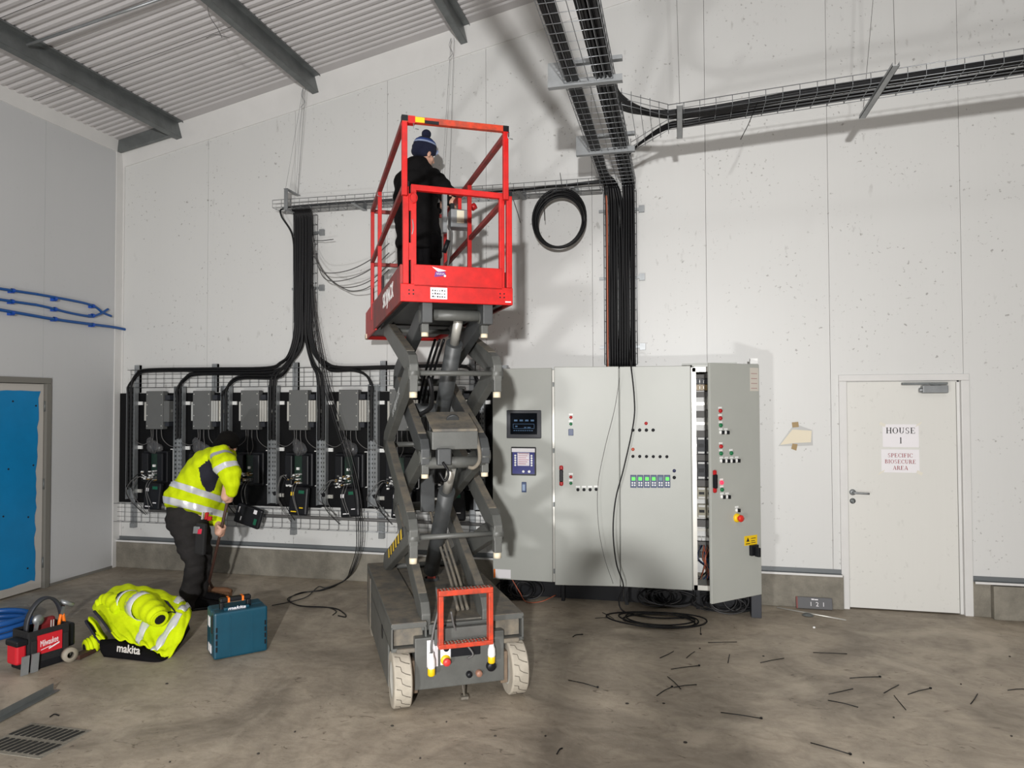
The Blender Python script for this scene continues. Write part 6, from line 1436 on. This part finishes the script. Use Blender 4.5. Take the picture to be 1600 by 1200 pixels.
MB().bar((.25, .07, .305), (.262, .07, .36), .02, .012).xf(TBM).build('pliers_jaw', M_GALVD, pl_)
hm_ = thing('hammer', 'claw hammer standing head up at the right end of the tool bag', 'hammer', TBM @ V((.27, .12, .2)), 'hand tools in the tool bag')
MB().tube([(.265, .12, .14), (.285, .12, .36)], .012, 8).xf(TBM).build('hammer_shaft', M_DKWOOD, hm_)
MB().cyl((.27, .12, .385), (.345, .10, .345), .016, 12).bar((.29, .12, .375), (.235, .13, .385), .02, .012).xf(TBM).build('hammer_head', M_GALV, hm_)
tp_ = thing('tape_roll', 'roll of grey tape resting against the front of the tool bag', 'tape roll', TBM @ V((Lb*.93, -.05, 0)))
MB().lathe([(.022, -.024), (.048, -.024), (.048, .024), (.022, .024), (.022, -.024)], (Lb*.93, -.035, .049), (.15, 1, .0), 24).xf(TBM).build('tape_ring', mat('grey_tape', (150, 142, 128), .6), tp_)
tool('knife', 'dark sheath knife lying on the floor at the right of the tool bag', MB().obox((Lb+.10, -.02, .02), (.085, .03, 0), (-.012, .03, 0), (0, 0, .014)), M_DKWOOD)
for k in range(2): tool('chisel', 'flat steel blade hanging at the %s of the two at the bag corner' % ('left' if k == 0 else 'right'), MB().obox((-.035+.06*k, -.03, .062), (.022, .0, 0), (0, .006, 0), (.004, 0, .060)), M_GALV)
# ---- blue hose coil
c = at(2, 992, z=0)
hs = thing('hose_coil', 'coil of thick blue hose on the floor at the left edge', 'hose', (c.x, c.y, 0))
for k in range(3):
    rr = .25-.012*k; MB().tube([(c.x-.12+.01*k+rr*math.cos(a), c.y+.03+rr*math.sin(a), .024+.042*k+.006*math.sin(2*a+k)) for a in [2*math.pi*i/36 for i in range(36)]], .022, 9, closed=True).build('hose_turn', M_BLUEP, hs)
# ---- steel angle lying at the lower left
a, b = at(-40, 1146, z=.01), at(88, 1078, z=.01); d = (b-a).normalized(); s = V((-d.y, d.x, 0))
tag(MB().obox((a+b)/2, (b-a)/2, s*.022, (0, 0, .0025)).obox((a+b)/2+s*.021+V((0, 0, .02)), (b-a)/2, s*.002, (0, 0, .02)).build('steel_angle', M_GALVD), 'length of grey steel angle lying on the floor at the lower left', 'steel angle')
# ---- grey box with numbers beside the door
p0, p1 = at(1246, 952, z=0), at(1300, 953, z=0)
gb = thing('number_block', 'dark grey block marked 121 leaning on the concrete plinth', 'block', p0)
xm = (p0.x+p1.x)/2; hw = (p1.x-p0.x)/2; yb = -.085
R2 = Matrix.Translation((xm, yb, .05)) @ Matrix.Rotation(.0, 4, 'Y') @ Matrix.Rotation(-.22, 4, 'X')
MB().box(-hw, hw, -.012, .012, -.046, .05).xf(R2).build('block_body', mat('dark_grey_block', (88, 88, 90), .6), gb, bevel=.004)
MB().box(-hw-.006, -hw+.006, -.013, .013, -.046, .05).xf(R2).build('red_edge', mat('dull_red_edge', (120, 60, 54), .6), gb)
for k, ch_ in enumerate('121'): text(ch_, R2 @ V((-.03+.05*k, -.0125, -.005)), (1, 0, 0), R2.to_3x3() @ V((0, 0, 1)), .05, M_PAPER, gb)
MB().box(-.025, -.004, -.0128, -.0118, .028, .038).box(-.001, .028, -.0128, -.0118, .028, .036).xf(R2).build('small_print', M_PAPER, gb)
tag(MB().cyl(at(1214, 949, z=.008), at(1322, 969, z=.008), .006, 8).build('thin_rod', M_ALU), 'thin pale rod lying on the floor in front of the grey block', 'rod')
q = at(1262, 961, z=.006); tag(MB().lathe([(0, .012), (.03, .010), (.045, .0)], q, (0, 0, 1), 18).build('round_lid', M_GALVD), 'small round grey lid on the floor below the grey block', 'lid')
q = at(1272, 982, z=0); tag(MB().ell((q.x, q.y, .008), .011, .009, .008, 6, 10).build('white_plug', M_WHITE), 'tiny white plastic plug on the floor in front of the door', 'plug')
# ---- cable tie offcuts
ties = [((613, 88), (703, 86)), ((462, 136), (505, 115)), ((545, 136), (571, 116)), ((680, 125), (675, 152)), ((497, 171), (585, 160)), ((486, 194), (528, 233)), ((452, 254), (500, 226)), ((505, 228), (577, 219)), ((176, 205), (268, 228)), ((941, 119), (1047, 123)),
        ((776, 151), (850, 137)), ((1055, 199), (1150, 195)), ((990, 249), (1066, 232)), ((987, 268), (1082, 290)), ((1162, 246), (1209, 220)), ((1194, 253), (1231, 298)), ((1237, 250), (1308, 231)), ((1433, 280), (1455, 248)), ((1549, 237), (1600, 233)), ((652, 306), (779, 325)), ((933, 401), (1057, 437)), ((590, 40), (590, 62)), ((260, 12), (305, 10)), ((282, -6), (318, 14))]
ORD = 'first second third fourth fifth sixth seventh eighth ninth tenth eleventh twelfth thirteenth fourteenth fifteenth sixteenth seventeenth eighteenth nineteenth twentieth twenty-first twenty-second twenty-third twenty-fourth'.split()
ties.sort(key=lambda t: t[0][0]+t[1][0])
for i, (a, b) in enumerate(ties):
    p, q = at(800+a[0]/2, 960+a[1]/2, z=.004), at(800+b[0]/2, 960+b[1]/2, z=.004); m_ = p.lerp(q, .5)+V((random.uniform(-.006, .006), random.uniform(-.006, .006), .002))
    o = MB().tube([p, m_, q], .0026, 5); 
    if i % 3 == 0: o.obox(q+V((0, 0, .002)), (.005, .002, 0), (-.002, .005, 0), (0, 0, .004))
    tag(o.build('cable_tie_offcut', M_BLACK), 'straight black cable tie offcut on the floor right of the lift, %s from the left' % ORD[i], 'cable tie', 'cable tie offcuts on the floor')
for pts, lab in (([(895, 995), (900, 992), (911, 991)], 'curled black cable tie offcut near the right front wheel of the lift'), ([(870, 1178), (874, 1171), (879, 1169)], 'curled black cable tie offcut at the bottom edge of the floor'), ([(78, 1120), (85, 1116), (92, 1118)], 'curled black cable tie offcut above the floor drain')):
    tag(MB().tube(spline([at(*p, z=.004) for p in pts], 4), .0036, 5).build('cable_tie_offcut', M_BLACK), lab, 'cable tie', 'cable tie offcuts on the floor')
random.seed(31)
for k in range(24):
    px, py = random.uniform(120, 1590), random.uniform(985, 1195)
    if 560 < px < 860 and py < 1120 or (px < 440 and py < 1060): continue
    p = at(px, py, z=0)
    tag(MB().ell((p.x, p.y, .003), random.uniform(.004, .012), random.uniform(.004, .009), .004, 5, 7).build('floor_crumb', mat('dark_crumb', (52, 48, 43), .9)), 'small dark crumb of dirt lying on the concrete floor', 'crumb', 'crumbs of dirt on the floor')
for o in WORLD_EMPTIES:
    if '_world' in o: del o['_world']
